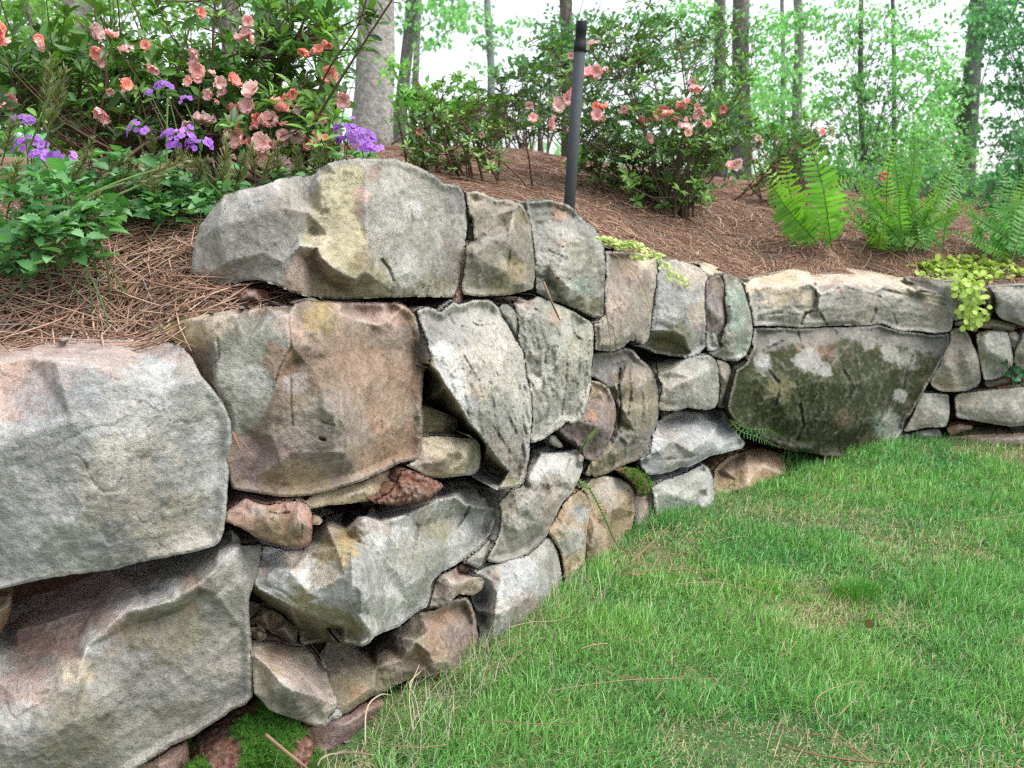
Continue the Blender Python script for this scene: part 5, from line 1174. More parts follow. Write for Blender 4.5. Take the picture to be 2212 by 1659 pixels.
shrub("tall open azalea with arching pale stems and pink flowers behind the grey pipe", (1435, 452), 5.0,
      [(1400, 285, 180, 70, 5.0, .45, 260), (1300, 130, 120, 80, 5.0, .45, 60), (1480, 130, 150, 95, 5.1, .45, 72), (1400, 355, 170, 60, 5.15, .3, 260), (1430, 415, 120, 35, 5.05, .25, 120), (1550, 260, 80, 70, 5.0, .35, 70), (1190, 120, 60, 70, 5.0, .3, 26), (1240, 250, 90, 60, 5.0, .3, 40), (1440, 40, 160, 50, 5.1, .4, 30)],
      leaf=.046, indiv=120, nstem=46, flowers=FL_R, spread=.16, tips=.45, cols=((.06, .15, .034), (.085, .19, .042), (.042, .10, .028)), stemcol=(.085, .06, .045),
      extra=[([(1450, 440, 4.9), (1490, 350, 4.8), (1550, 270, 4.8), (1650, 120, 4.8)], .005, 0, 0), ([(1450, 440, 4.9), (1520, 330, 4.8), (1570, 250, 4.85), (1625, 190, 4.85)], .004, 0, 0), ([(1440, 440, 4.9), (1380, 330, 4.8), (1270, 250, 4.8), (1190, 110, 4.8)], .004, 0, 0), ([(1440, 440, 4.9), (1420, 300, 4.8), (1330, 230, 4.8), (1250, 150, 4.85)], .0036, 0, 0),
             ([(1430, 440, 4.9), (1330, 380, 4.7), (1250, 300, 4.7), (1210, 350, 4.6)], .0032, 0, 0), ([(1440, 440, 4.9), (1450, 300, 4.9), (1500, 180, 4.9), (1600, 60, 4.9)], .004, 0, 0), ([(1430, 440, 4.9), (1400, 320, 4.9), (1360, 180, 4.9), (1350, 40, 4.9)], .004, 0, 0)])
shrub("small twiggy azalea with reddish stems behind the left fern", (1690, 425), 6.6, [(1690, 330, 90, 60, 6.6, .3, 80), (1740, 290, 70, 40, 6.6, .3, 40), (1650, 380, 60, 40, 6.5, .3, 30)], leaf=.04, nstem=26, tips=.4, flowers=[(1640, 300, 18, 1, 6.2), (1780, 285, 18, 0, 6.2), (1905, 380, 24, 2, 6.2)], stemcol=(.14, .06, .04), spread=.3)
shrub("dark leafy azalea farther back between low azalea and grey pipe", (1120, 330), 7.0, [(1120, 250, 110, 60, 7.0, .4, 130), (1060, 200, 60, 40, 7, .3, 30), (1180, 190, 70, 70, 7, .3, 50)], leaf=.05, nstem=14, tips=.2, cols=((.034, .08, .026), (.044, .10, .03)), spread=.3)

# ------------------------------------------------------------------ verbena with violet flower heads
def verbena(label, base, Y, blobs, heads, spikes, runners=(), indiv=200, size=.037):
    b = place(base[0], base[1], Y)
    th = thing("verbena_plant", tuple(b), label, "flower", "verbena clumps on the bank")
    R = []
    for (px, py, rx, ry, yy, dy, n) in blobs:
        a = RNG.uniform(0, 6.28, n); q = RNG.uniform(0, 1, n) ** .5
        R.append(at(px + rx * q * np.cos(a), py + ry * q * np.sin(a), yy + RNG.normal(0, dy * .6, n)))
    R = np.vstack(R)
    R = R[R[:, 2] > bank_z(R[:, 0], R[:, 1]) + .015]
    st = Bag()
    for k in range(len(R)):
        g0 = np.array([R[k, 0] + RNG.normal(0, .06), R[k, 1] + RNG.normal(0, .06) + .04, 0]); g0[2] = float(bank_z(g0[:1], g0[1:2])[0])
        if k % 5 == 0:
            tube(st, curve([g0, (g0 + R[k]) / 2 + RNG.normal(0, .01, 3), R[k]], 5), np.linspace(.0022, .0016, 5), 5, np.array([.10, .16, .06]), False)
    P, D, Nn, S, C = [], [], [], [], []
    for k in range(len(R)):
        a0 = RNG.uniform(0, 6.28)
        for q in range(4):
            a = a0 + q * 1.57 + RNG.normal(0, .25); el = RNG.uniform(-.25, .75)
            P.append(R[k] + RNG.normal(0, .008, 3)); D.append((np.cos(a) * np.cos(el), np.sin(a) * np.cos(el), np.sin(el)))
            Nn.append(np.array([0, -.25, 1]) + RNG.normal(0, .25, 3)); S.append(size * RNG.uniform(.6, 1.25)); C.append(RNG.integers(0, 3))
    P, D, Nn, S = np.array(P), np.array(D), np.array(Nn), np.array(S)
    order = np.argsort(np.linalg.norm(P - CAMP, axis=1))
    for k in order[:indiv]:
        place_part("leaf", LEAF_HERB[C[k]], th, P[k], D[k], Nn[k], S[k], RNG.uniform(.85, 1.05))
    rest = order[indiv:]
    if len(rest):
        bag = Bag(); leaves(bag, LF_TOOTH, P[rest], D[rest], Nn[rest], S[rest], np.array([[.10, .26, .085]]) * RNG.uniform(.7, 1.3, (len(rest), 1)))
        bag.out("foliage", HERB, tuple(b), th, kind="stuff")
    for pts in runners:
        tube(st, curve([at(*q) for q in pts], 18), .0024, 6, np.array([.14, .22, .07]), False)
    for (px, py, yy, w, h, n) in heads:                 # flower heads: florets over a small dome
        c = at(px, py, yy); sc = np.linalg.norm(c - CAMP) / FOC
        hb = link("flower_head", None, tuple(c), th); hb.empty_display_size = .02
        s0 = c + np.array([RNG.normal(0, .02), .05, -.10])
        tube(st, curve([s0, (s0 + c) / 2 + RNG.normal(0, .008, 3), c - np.array([0, 0, .008])], 6), .0016, 5, np.array([.12, .2, .07]), False)
        for k in range(n):
            q = RNG.normal(0, 1, 3); q /= np.linalg.norm(q); q[1] = -abs(q[1]) * .7; q[2] = abs(q[2]) * .8 - .1
            o = bpy.data.objects.new("floret", VIOLET[RNG.integers(0, 2)]); COL.objects.link(o)
            f = q + np.array([0, -.4, .3]); t = np.cross(f, RNG.normal(0, 1, 3))
            x, y, z = (v[0] for v in frames(t[None], f[None]))
            s = .0135 * RNG.uniform(.8, 1.15)
            off = np.array([q[0] * w * sc / 2, q[1] * w * sc / 2, q[2] * h * sc / 2 + RNG.normal(0, h * sc * .12)])
            o.parent = hb
            o.matrix_basis = Matrix(((x[0] * s, y[0] * s, z[0] * s, off[0]), (x[1] * s, y[1] * s, z[1] * s, off[1]), (x[2] * s, y[2] * s, z[2] * s, off[2]), (0, 0, 0, 1)))
    for (p0, p1, yy, w) in spikes:                      # spent bristly seed spikes
        a, c = at(p0[0], p0[1], yy), at(p1[0], p1[1], yy - .02)
        L = np.linalg.norm(c - a); n = int(50 + 330 * L)
        bag = Bag(); t = RNG.uniform(0, 1, n) ** .9; ax = (c - a) / L
        q = RNG.normal(0, 1, (n, 3)); q -= (q @ ax)[:, None] * ax; q /= np.linalg.norm(q, axis=1, keepdims=True)
        sc = np.linalg.norm(a - CAMP) / FOC
        k = RNG.uniform(0, 1, (n, 1))
        col = np.array([.12, .17, .06]) * (1 - k) + np.array([.22, .19, .09]) * k
        leaves(bag, LF_GRAIN, a + ax * (t * L)[:, None], q * .9 + ax * .75, q, w * sc * .62 * (1 - .5 * t), col, 1.7)
        tube(bag, np.array([a - ax * .03, a, c]), .0016, 5, np.array([.12, .16, .06]), False)
        bag.out("seed_spike", HERB, tuple(a), th)
    st.out("stems", TWIG, tuple(b), th, kind="stuff")
    return th

verbena("sprawling verbena with toothed leaves and violet flowers at the picture's left edge", (110, 520), 2.0,
        [(80, 440, 120, 80, 2.0, .12, 58), (100, 525, 120, 45, 1.9, .07, 34), (40, 350, 90, 70, 2.2, .12, 26), (190, 480, 60, 50, 1.95, .07, 20), (30, 560, 70, 30, 1.85, .04, 12)],
        [(65, 318, 2.1, 70, 50, 22), (88, 335, 2.08, 50, 40, 12), (132, 345, 2.08, 60, 40, 16), (50, 262, 2.1, 50, 26, 10)],
        [((105, 290), (140, 150), 2.0, 60), ((95, 260), (112, 120), 2.1, 46), ((20, 440), (38, 350), 2.0, 60), ((60, 545), (70, 480), 1.9, 40), ((150, 400), (190, 335), 2.0, 44), ((30, 500), (62, 430), 1.95, 44), ((170, 470), (215, 420), 1.95, 40), ((10, 330), (30, 260), 2.1, 46)],
        [[(60, 330, 2.05), (95, 240, 2.0), (130, 170, 2.0)], [(100, 480, 1.95), (200, 420, 1.95), (270, 395, 1.95)]], 210)
verbena("verbena with violet flowers and bristly seed spikes, left of the biggest top stone", (340, 440), 2.35,
        [(260, 390, 130, 60, 2.3, .12, 56), (400, 425, 110, 38, 2.3, .1, 44), (330, 455, 110, 25, 2.2, .06, 30), (500, 400, 90, 35, 2.45, .1, 22)],
        [(357, 187, 2.3, 40, 22, 10), (328, 203, 2.3, 28, 14, 6), (400, 215, 2.3, 24, 14, 5), (298, 283, 2.25, 40, 30, 12), (385, 298, 2.25, 70, 44, 22), (430, 318, 2.22, 52, 50, 18), (375, 318, 2.25, 40, 26, 8)],
        [((335, 350), (325, 285), 2.25, 46), ((480, 400), (490, 295), 2.3, 54), ((290, 395), (400, 345), 2.1, 52), ((440, 370), (385, 330), 2.25, 50), ((550, 370), (545, 315), 2.4, 48), ((510, 400), (530, 330), 2.35, 50), ((230, 370), (285, 345), 2.2, 46), ((600, 370), (600, 305), 2.45, 40), ((250, 410), (290, 355), 2.2, 44), ((420, 405), (450, 345), 2.25, 44), ((570, 390), (582, 335), 2.4, 44), ((330, 425), (345, 365), 2.2, 40), ((180, 360), (200, 300), 2.2, 40), ((465, 420), (445, 360), 2.3, 44)],
        [[(100, 470, 2.0), (230, 430, 2.05), (340, 385, 2.1), (385, 378, 2.1)], [(115, 455, 2.0), (250, 395, 2.05), (360, 360, 2.1)], [(360, 400, 2.3), (360, 300, 2.3), (362, 215, 2.3)]], 200, .036)
verbena("verbena with one large violet flower head just behind the biggest top stone", (740, 360), 2.6,
        [(740, 345, 90, 18, 2.6, .06, 22), (640, 375, 60, 14, 2.5, .05, 14)],
        [(752, 285, 2.5, 60, 46, 26), (778, 300, 2.48, 66, 46, 28), (800, 322, 2.46, 60, 30, 20), (745, 305, 2.5, 40, 30, 12)],
        [((645, 380), (640, 320), 2.5, 44), ((700, 350), (715, 300), 2.5, 44), ((690, 365), (680, 315), 2.55, 40)], (), 60, .03)
# ------------------------------------------------------------------ ferns
def frond(bag, pts, wmax, n, col, roll=0.0, fr0=.12, lean=.35):
    """a leaf stalk with two rows of narrow leaflets"""
    c = curve(pts, 40)
    tube(bag, c, np.linspace(.0028, .0008, 40), 5, np.array([.16, .20, .06]), False)
    s = np.concatenate([[0], np.cumsum(np.linalg.norm(np.diff(c, axis=0), axis=1))])
    q = np.linspace(s[-1] * fr0, s[-1] * .995, n)
    P = np.stack([np.interp(q, s, c[:, i]) for i in range(3)], 1)
    t = np.gradient(P, axis=0); t /= np.linalg.norm(t, axis=1, keepdims=True)
    v = P - CAMP; v /= np.linalg.norm(v, axis=1, keepdims=True)
    side = np.cross(t, v); side /= np.linalg.norm(side, axis=1, keepdims=True)
    side = side * np.cos(roll) + v * np.sin(roll)
    nr = np.cross(side, t)
    u = (q - q[0]) / (q[-1] - q[0])
    L = wmax * np.minimum(.5 + u * 2.5, 1.0) * np.clip(1 - u ** 2.4, .06, 1)
    for sg in (-1, 1):
        d = sg * side + t * lean + RNG.normal(0, .13, P.shape) + np.array([0, 0, -.16])
        leaves(bag, LF_FERN, P, d, nr + RNG.normal(0, .15, P.shape), L * RNG.uniform(.88, 1.08, n), np.array(col)[None] * RNG.uniform(.85, 1.2, (n, 1)), 1.0)

LF_FERN = leaf_mesh([(0, .06), (.08, .14), (.5, .125), (.85, .085), (1, .02)], .10, .22)

def fern(label, base, Y, fronds, wmax=.055, n=30, col=(.12, .27, .035), loc=None, group=None, extra=0):
    b = np.array(loc) if loc is not None else place(base[0], base[1], Y)
    th = thing("fern", tuple(b), label, "fern", group)
    fronds = list(fronds)
    for _ in range(extra):                                    # more of the same, drawn at random round the clump
        a = RNG.uniform(-1, 1)
        fronds.append((base[0] + a * 170, base[1] - RNG.uniform(50, 260) * (1 - .5 * abs(a)), RNG.uniform(-.15, .35), a, RNG.uniform(.6, .95)))
    for fdef in fronds:
        px, py, dy, bow, w = fdef[:5]
        tip = at(px + (px - base[0]) * .10, py - .12 * (base[1] - py), Y + dy)
        mid = b * .5 + tip * .5 + np.array([bow * .1, 0, .22 * np.linalg.norm(tip - b) * (1 if fdef[-1] != 'up' else .02)])
        mid = mid + RNG.normal(0, .035, 3)
        bag = Bag(); k = RNG.uniform(.85, 1.2)
        frond(bag, [b + RNG.normal(0, 0.02 if not extra else .10, 3) * [1, 1, 0], mid, tip], wmax * w, n, np.array(col) * k * (np.array([1.5, 1.15, 1.1]) if RNG.uniform() < .3 else 1.0), RNG.normal(0, .85))
        bag.out("frond", FERN, tuple(b), th)
    return th

fern("bright green sword fern with two broad upright fronds, left of the fern clump", (1772, 540), 4.8,
     [(1662, 395, 0, -.4, 1.15, 'up'), (1738, 300, -.1, 0, 1.2, 'up'), (1700, 345, .1, -.2, 1.0, 'up'), (1800, 360, .15, .2, .9, 'up'), (1858, 440, .1, .5, .8), (1830, 500, -.1, .4, .7), (1725, 440, .2, -.2, .9, 'up'), (1850, 400, .3, .3, .9), (1622, 360, .3, -.6, .6)], .088, 22, (.15, .37, .06))
fern("tall feathery fern clump at right behind the yellow green creeper", (1955, 548), 5.0,
     [(1975, 290, 0, .1, .9, 'up'), (2010, 330, .1, .2, .8, 'up'), (1900, 350, .1, -.2, .9, 'up'), (2075, 370, .1, .5, .8), (1860, 400, .2, -.4, .9), (2110, 440, 0, .7, .8), (1925, 330, .2, 0, .8, 'up'), (2040, 400, -.1, .4, .8), (1880, 470, -.1, -.4, .7), (1830, 450, .3, -.5, .8), (2000, 430, -.2, .1, .8, 'up'), (1950, 400, -.2, -.1, .8, 'up'), (2050, 470, -.2, .4, .6), (1900, 500, -.2, -.3, .6), (2090, 300, .4, .4, .7, 'up')], .066, 28, (.14, .34, .075), extra=24)
fern("fern at the right border arching over the creeper", (2190, 565), 5.0,
     [(2075, 470, -.1, -.6, .8), (2110, 430, 0, -.4, .8), (2220, 370, 0, .1, .8, 'up'), (2160, 400, .1, -.1, .8, 'up'), (2260, 430, 0, .4, .8), (2100, 520, -.1, -.5, .7), (2240, 520, -.1, .3, .7), (2180, 460, -.1, 0, .7, 'up'), (2040, 520, 0, -.8, .6)], .066, 26, (.13, .33, .10), extra=18)

def wall_fern(label, pts, wmax, n, col):
    P = np.vstack([on_wall([q[0]], [q[1]], [q[2]])[0] for q in pts])
    th = thing("fern", tuple(P[0]), label, "fern", "little ferns growing out of the wall")
    bag = Bag(); frond(bag, P, wmax, n, col, .2, .05, .25); bag.out("frond", FERN, tuple(P[0]), th)
    return th, P
def vw(f, L): return [(*fr(f, np.array([x, y])), d) for x, y, d in L]
wall_fern("long thin fern frond drooping down the wall foot to the lawn", vw('D', [(1385, 1120, 2), (1450, 1180, 6), (1530, 1340, 9), (1590, 1470, 9), (1655, 1520, 10)]), .014, 36, (.16, .32, .10))
wall_fern("short thin fern frond rising from a joint in the wall", vw('D', [(1385, 975, 3), (1430, 900, 6), (1475, 845, 7), (1505, 800, 7)]), .009, 22, (.15, .30, .05))
th, P = wall_fern("small dark green fern in the shade beside the mossy boulder", vw('E', [(1010, 1225, 3), (1070, 1290, 8), (1180, 1330, 12), (1290, 1385, 14)]), .022, 20, (.05, .17, .05))
bag = Bag(); frond(bag, np.vstack([on_wall([q[0]], [q[1]], [q[2]])[0] for q in vw('E', [(1010, 1225, 3), (1120, 1280, 9), (1220, 1285, 13), (1325, 1340, 14)])]), .020, 20, (.045, .15, .05), .3, .05); bag.out("frond", FERN, tuple(P[0]), th)
bag = Bag(); frond(bag, np.vstack([on_wall([q[0]], [q[1]], [q[2]])[0] for q in vw('D', [(1380, 1115, 2), (1400, 1150, 5), (1440, 1165, 6), (1470, 1150, 6)])]), .018, 12, (.17, .32, .14), .3, .05); bag.out("frond", FERN, tuple(P[0]), th)
_p = on_wall(*[np.array([v]) for v in fr('F', np.array([2110, 1330]))], [2])[0][0]
th = thing("seedling", tuple(_p), "dark green leafy seedling in the far joint at the right border", "plant")
bag = Bag(); n = 16
leaves(bag, LF_TOOTH, _p + RNG.normal(0, .025, (n, 3)) + [0, -.02, 0], RNG.normal(0, 1, (n, 3)), np.array([[0, -1, .5]]) + RNG.normal(0, .3, (n, 3)), RNG.uniform(.03, .055, n), np.array([[.03, .11, .045]]) * RNG.uniform(.7, 1.4, (n, 1)))
bag.out("foliage", HERB, tuple(_p), th)

# ------------------------------------------------------------------ creeping jenny
def creeper(label, P, Nr, size, col):
    th = thing("creeping_plant", tuple(P[0]), label, "creeper")
    n = len(P)
    order = np.argsort(np.linalg.norm(P - CAMP, axis=1)); k = order[:260]; r = order[260:]
    ms = [unit_leaf("round_leaf_%d" % i, LF_ROUND, JENNY, np.array(col) * f) for i, f in enumerate((.75, 1.0, 1.25))]
    for q in k:
        d = RNG.normal(0, 1, 3); d -= .8 * (d @ Nr[q]) * Nr[q]
        place_part("leaf", ms[RNG.integers(0, 3)], th, P[q], d, Nr[q] + RNG.normal(0, .35, 3), size * RNG.uniform(.6, 1.2))
    if len(r):
        d = RNG.normal(0, 1, (len(r), 3)); bag = Bag()
        leaves(bag, LF_ROUND, P[r], d, Nr[r] + RNG.normal(0, .3, (len(r), 3)), size * RNG.uniform(.6, 1.2, len(r)), np.array([col]) * RNG.uniform(.7, 1.3, (len(r), 1)))
        bag.out("foliage", JENNY, tuple(P[0]), th, kind="stuff")
    return th

def bank_spots(L, Yf, lift=.02):
    out = []
    for px, py, rx, ry, n in L:
        a = RNG.uniform(0, 6.28, n); q = RNG.uniform(0, 1, n) ** .5
        x, y = px + rx * q * np.cos(a), py + ry * q * np.sin(a)
        r = rays(x, y)
        t = np.full(n, 3.0)
        for _ in range(60):                                 # walk each sight line down to the bank
            p = CAMP + r * t[:, None]
            t = t + np.where(p[:, 2] > bank_z(p[:, 0], p[:, 1]) + lift, 0.05, 0.0)
        out.append(CAMP + r * t[:, None])
    return np.vstack(out)

_f = lambda x, y: tuple(fr('F', np.array([x, y])))
def hang(f, L, n, j):
    pts = curve([(*fr(f, np.array([x, y])), d) for x, y, d in L], n)
    q = np.column_stack([pts[:, 0] + RNG.normal(0, j, n), pts[:, 1] + RNG.normal(0, j * .6, n), pts[:, 2] + RNG.normal(0, 1.2, n)])
    return on_wall(q[:, 0], q[:, 1], q[:, 2])
_P1 = bank_spots([(2080, 570, 105, 14, 300), (2060, 590, 80, 18, 240), (2150, 585, 60, 16, 170), (2010, 575, 50, 9, 40), (2090, 598, 60, 14, 90)], 5, .03)
_P2, _N2 = hang('F', [(1540, 330, 4), (1590, 420, 6), (1620, 560, 6), (1640, 700, 6), (1640, 800, 5)], 130, 13)
_P3, _N3 = hang('F', [(1640, 330, 4), (1690, 420, 5), (1690, 520, 5)], 30, 12)
creeper("yellow green creeping jenny spilling over the wall top at right", np.vstack([_P1, _P2, _P3]), np.vstack([np.tile([0, -.45, 1.0], (len(_P1), 1)), _N2 + [0, 0, .4], _N3 + [0, 0, .4]]), .027, (.42, .56, .13))
_Q1 = bank_spots([(1345, 528, 45, 9, 70), (1400, 552, 35, 8, 40), (1310, 517, 22, 6, 20)], 4, .015)
_Q2, _M2 = hang('E', [(620, 345, 1), (680, 400, 3), (740, 460, 5), (790, 490, 5)], 40, 5)
_Q3, _M3 = hang('E', [(320, 225, -4), (430, 255, -3), (520, 280, -3), (610, 320, -2)], 60, 7)
creeper("sparse pale creeping jenny sprigs along the middle wall top", np.vstack([_Q1, _Q2, _Q3]), np.vstack([np.tile([0, -.45, 1.0], (len(_Q1), 1)), _M2 + [0, 0, .4], np.tile([0.3, -.45, 1.0], (len(_Q3), 1))]), .015, (.45, .55, .20))

# ------------------------------------------------------------------ grey pipe
_b = place(1228, 470, 3.9); _t = at(1253, 100, 3.9); _c0 = at(1253.5, 92, 3.9); _c1 = at(1256, 46, 3.9)
_b = _b + (_b - _t) * 0.25 * (0)
th = thing("pipe_post", tuple(_b), "slim dark grey pipe with black threaded cap standing in the bank", "pipe")
ax = _t - _b; L = np.linalg.norm(ax); ax /= L
def lathe(name, prof, col, parent=th):
    bag = Bag(); prof = np.array(prof)
    tube(bag, _b + ax * prof[:, :1], prof[:, 1], 24, np.array(col), True)
    return bag.out(name, PIPE, tuple(_b), parent, True)
_r = 11.8 * 3.95 / FOC
_h = lambda py: np.linalg.norm(at(1228 + (470 - py) * 26 / 424.0, py, 3.9) - _b)
lathe("pipe", [(-.25, _r), (_h(108), _r)], (.048, .056, .062))
o = lathe("cap", [(_h(112), _r * 1.0), (_h(111.5), _r * 1.10), (_h(92), _r * 1.10), (_h(91.5), _r * .94), (_h(84), _r * .94), (_h(70), _r * .92), (_h(69), _r * .97), (_h(48), _r * .97), (_h(46), _r * .85)], (.014, .014, .016))
bag = Bag(); tube(bag, _b + ax * np.array([[_h(90)], [_h(88)]]), _r * 1.03, 24, np.array([.35, .36, .36])); bag.out("ring", PIPE, tuple(_b), o)

# ------------------------------------------------------------------ clay, moss and loose needles
def clay(f, outline, ctrl, e, label, **k):
    _s = _seed[0] + 1
    return stone(f, 'red', [p for p in outline], ctrl, e=e, mat=CLAY, name="soil", fac=0, rough=k.pop('rough', 2.2), tint=[(sum(p[0] for p in outline) / len(outline), sum(p[1] for p in outline) / len(outline), 900, 'clay', 1.0)], depth=14, label=label, smooth=4, sp=k.pop('sp', 3.6), jag=4, soft=2.2)
clay('D', [(250,1245),(330,1200),(390,1130),(400,1070),(440,1060),(520,1090),(600,1120),(640,1150),(600,1195),(560,1230),(480,1250),(400,1262),(320,1262)], [(430,1110,2),(520,1140,4),(450,1180,5),(380,1220,3),(540,1200,4.6)], -3, "crumbly red clay washed out on the large whitish stone")
clay('C', [(340,790),(380,760),(440,745),(520,742),(590,770),(600,810),(560,835),(400,830)], [(480,785,-9)], -13, "red clay under the biggest top stone")
clay('C', [(1600,760),(1625,700),(1650,660),(1665,700),(1660,780),(1640,830),(1600,845),(1585,810)], [(1630,770,0)], -3, "crumb of red clay between two top stones", sp=3)
clay('D', [(600,170),(640,150),(690,140),(680,190),(640,205)], [], -1, "red clay on the slanted slab's top", sp=3)
clay('F', [(1900,1500),(2000,1470),(2211,1450),(2300,1470),(2211,1500),(2050,1530),(1920,1535)], [(2100,1490,0)], -3, "red clay in the far lower joint", sp=3)
clay('F', [(1700,890),(1800,870),(1900,870),(1880,900),(1760,915)], [], -2, None, sp=3)
clay('K', [(780,440),(820,405),(860,420),(870,455),(820,470)], [], -2, None, sp=3)
_mound = clay('B', [(1000,1600,-9),(1060,1500,-9),(1140,1440,-9),(1280,1340,-9),(1380,1290,-8),(1440,1240,-7),(1500,1290,-5),(1560,1370,-4),(1640,1420,-3),(1720,1520,0),(1760,1620,3),(1780,1760,6),(1500,1850,7),(1100,1850,4),(1020,1700,-3)],
              [(1300,1450,-3),(1450,1400,-2),(1200,1550,-1),(1400,1550,2),(1600,1600,4),(1300,1680,4),(1150,1640,0)], -4, "mound of reddish earth at the near wall foot", rough=1.6)

def moss(label, faces, n, col, keep=None, L=.013, seedn=0):
    """little star shaped moss shoots on the given surfaces"""
    P, Nn = [], []
    for W, nn, v2 in faces:
        k = np.ones(len(W), bool) if keep is None else keep(v2, W)
        P.append(W[k]); Nn.append(nn[k])
    P, Nn = np.vstack(P), np.vstack(Nn)
    i = RNG.integers(0, len(P), n)
    p = P[i] + RNG.normal(0, .004, (n, 3)); up = Nn[i] * .6 + np.array([0, 0, .8]) + RNG.normal(0, .25, (n, 3))
    up /= np.linalg.norm(up, axis=1, keepdims=True)
    m = 7; bag = Bag()
    u = np.cross(up, [.2, .9, .1]); u /= np.linalg.norm(u, axis=1, keepdims=True); w = np.cross(up, u)
    h = RNG.uniform(.002, .010, (n, 1))
    for k in range(m):
        a = 6.28 * k / m + RNG.uniform(0, 1, n)
        d = up * RNG.uniform(.25, .8, (n, 1)) + u * np.cos(a)[:, None] + w * np.sin(a)[:, None]
        leaves(bag, LF_GRAIN, p + up * h, d, up, L * RNG.uniform(.6, 1.15, n), np.array([col]) * RNG.uniform(.55, 1.4, (n, 1)), 1.5)
    o = bag.out("moss", MOSS, tuple(p.mean(0)), None, kind="stuff")
    o["label"] = label; o["category"] = "moss"
    return o
_W, _nn, _v = FACE[_mound.name]
def _keep(v, W):
    x, y = v[:, 0] / VS * 2, (v[:, 1] / VS - 1282) * 2       # frame B
    m = fbm(np.column_stack([W * 16]), 3, 12)
    return (m > -.12) & (y > 1235) & (y < 1790) & ~((x < 1330) & (y > 1560) & (m < .25)) & (x > 1010)
moss("bright green moss on the earth mound at the near wall foot", [FACE[_mound.name]], 2200, (.05, .135, .018), _keep, .0095)
_m2 = clay('D', [(1600,1075),(1640,1060),(1700,1065),(1750,1100),(1782,1150),(1770,1190),(1730,1215),(1700,1200),(1690,1150),(1650,1110)], [(1720,1130,3)], -3, "small earth pocket between stones", sp=3)
moss("small bright green moss cushion in a joint under the light slab", [FACE[_m2.name]], 500, (.055, .14, .014), None, .007)

def loose(label, pts, rad=.0013, col=(.30, .17, .10), cat="pine needle", name="pine_needle", group="loose pine needles"):
    c = curve(pts, 14); bag = Bag()
    tube(bag, c, np.concatenate([np.full(10, rad), np.linspace(rad, rad * .5, 4)]), 5, np.array(col) * RNG.uniform(.7, 1.4))
    o = bag.out(name, STRAW, tuple(c[0]))
    o["label"] = label; o["category"] = cat
    if group: o["group"] = group
def on_lawn(f, L, z=.022):
    q = fr(f, np.array(L, float))
    p = on_ground(q[:, 0], q[:, 1], z)
    p[:, 2] += RNG.normal(0, .004, len(p))
    return p
for lab, f, L in (("arched brown pine needle standing by the reddish foot stone", 'K', [(985, 1160), (1040, 1050), (1190, 955), (1310, 908)]), ("long level pine needle on the lawn nearest the moss", 'K', [(905, 1365), (1100, 1392), (1300, 1385), (1590, 1365)]),
                  ("very long pale pine needle across the middle of the near lawn", 'K', [(1360, 1185), (1600, 1150), (1850, 1125), (2170, 1115)]), ("dark reddish pine needle sloping down to the long pale one", 'K', [(1510, 1005), (1640, 1045), (1760, 1085), (1850, 1112)]),
                  ("thin pale pine needle in the green patch before the pale blue grey stone", 'K', [(1605, 795), (1750, 850), (1860, 890), (1925, 915)]), ("short thick straw stalk below the thin pale needle", 'K', [(1540, 930), (1620, 918), (1710, 892)]), ("pine needle running out from the pale blue grey stone's foot", 'K', [(1100, 815), (1250, 775), (1380, 762), (1475, 745)]),
                  ("stout pine needle leaning up the lawn below the hanging fern", 'K', [(1850, 412), (1930, 320), (2000, 265), (2115, 145)]), ("short reddish pine needle right of the foot stones", 'K', [(1750, 465), (1850, 485), (1945, 475)]), ("reddish pine needle low at the near edge of the lawn", 'K', [(405, 1530), (560, 1542), (740, 1525)]),
                  ("upright broken pine needle in the short grass", 'K', [(1625, 640), (1610, 560), (1600, 490)]), ("thick reddish pine needle at the bottom edge of the picture", 'L', [(880, 1545), (1080, 1592), (1300, 1625), (1560, 1650)]), ("looped pale stem in the lawn's near dry patch", 'L', [(1400, 1640), (1180, 1450), (1070, 1330), (1100, 1260), (1290, 1190)]),
                  ("long brown needle crossing the near dry patch", 'L', [(840, 1395), (1000, 1445), (1180, 1520), (1360, 1610)]), ("brown twig left of the dark grass tuft", 'L', [(750, 618), (800, 638), (960, 652)]), ("long arching pale needle left of the dark grass tuft", 'L', [(250, 650), (480, 638), (650, 660), (860, 715)]), ("reddish needle level with the hanging fern's tip", 'L', [(0, 590), (150, 580), (300, 575), (545, 595)]),
                  ("curving brown needle right of the dark grass tuft", 'L', [(1530, 525), (1640, 580), (1700, 680), (1785, 850)]), ("long pale needle on the far right lawn", 'L', [(1830, 300), (2000, 282), (2120, 270), (2230, 250)]), ("brown needle near the boulder on the far lawn", 'L', [(1060, 80), (1150, 92), (1260, 108)]), ("brown needle arcing before the pale knobbly foot stone", 'L', [(500, 430), (590, 390), (690, 375)]),
                  ("reddish needle at mid lawn towards the right border", 'L', [(1640, 245), (1690, 265), (1720, 275)]), ("short bent straw in the near lawn centre", 'L', [(860, 1050), (900, 1030), (925, 1005)]), ("faint reddish needle across the left near lawn", 'L', [(0, 1145), (150, 1170), (340, 1165)]), ("greenish pale straw in the near dry patch", 'L', [(1190, 1360), (1260, 1310), (1320, 1285)])):
    loose(lab, on_lawn(f, L), .0010 if 'thick' not in lab and 'stout' not in lab else .0019, (.24, .135, .08) if 'pale' not in lab else (.34, .24, .15))
def on_face(f, L):
    return np.vstack([on_wall([q[0]], [q[1]], [q[2]])[0] for q in vw(f, L)])
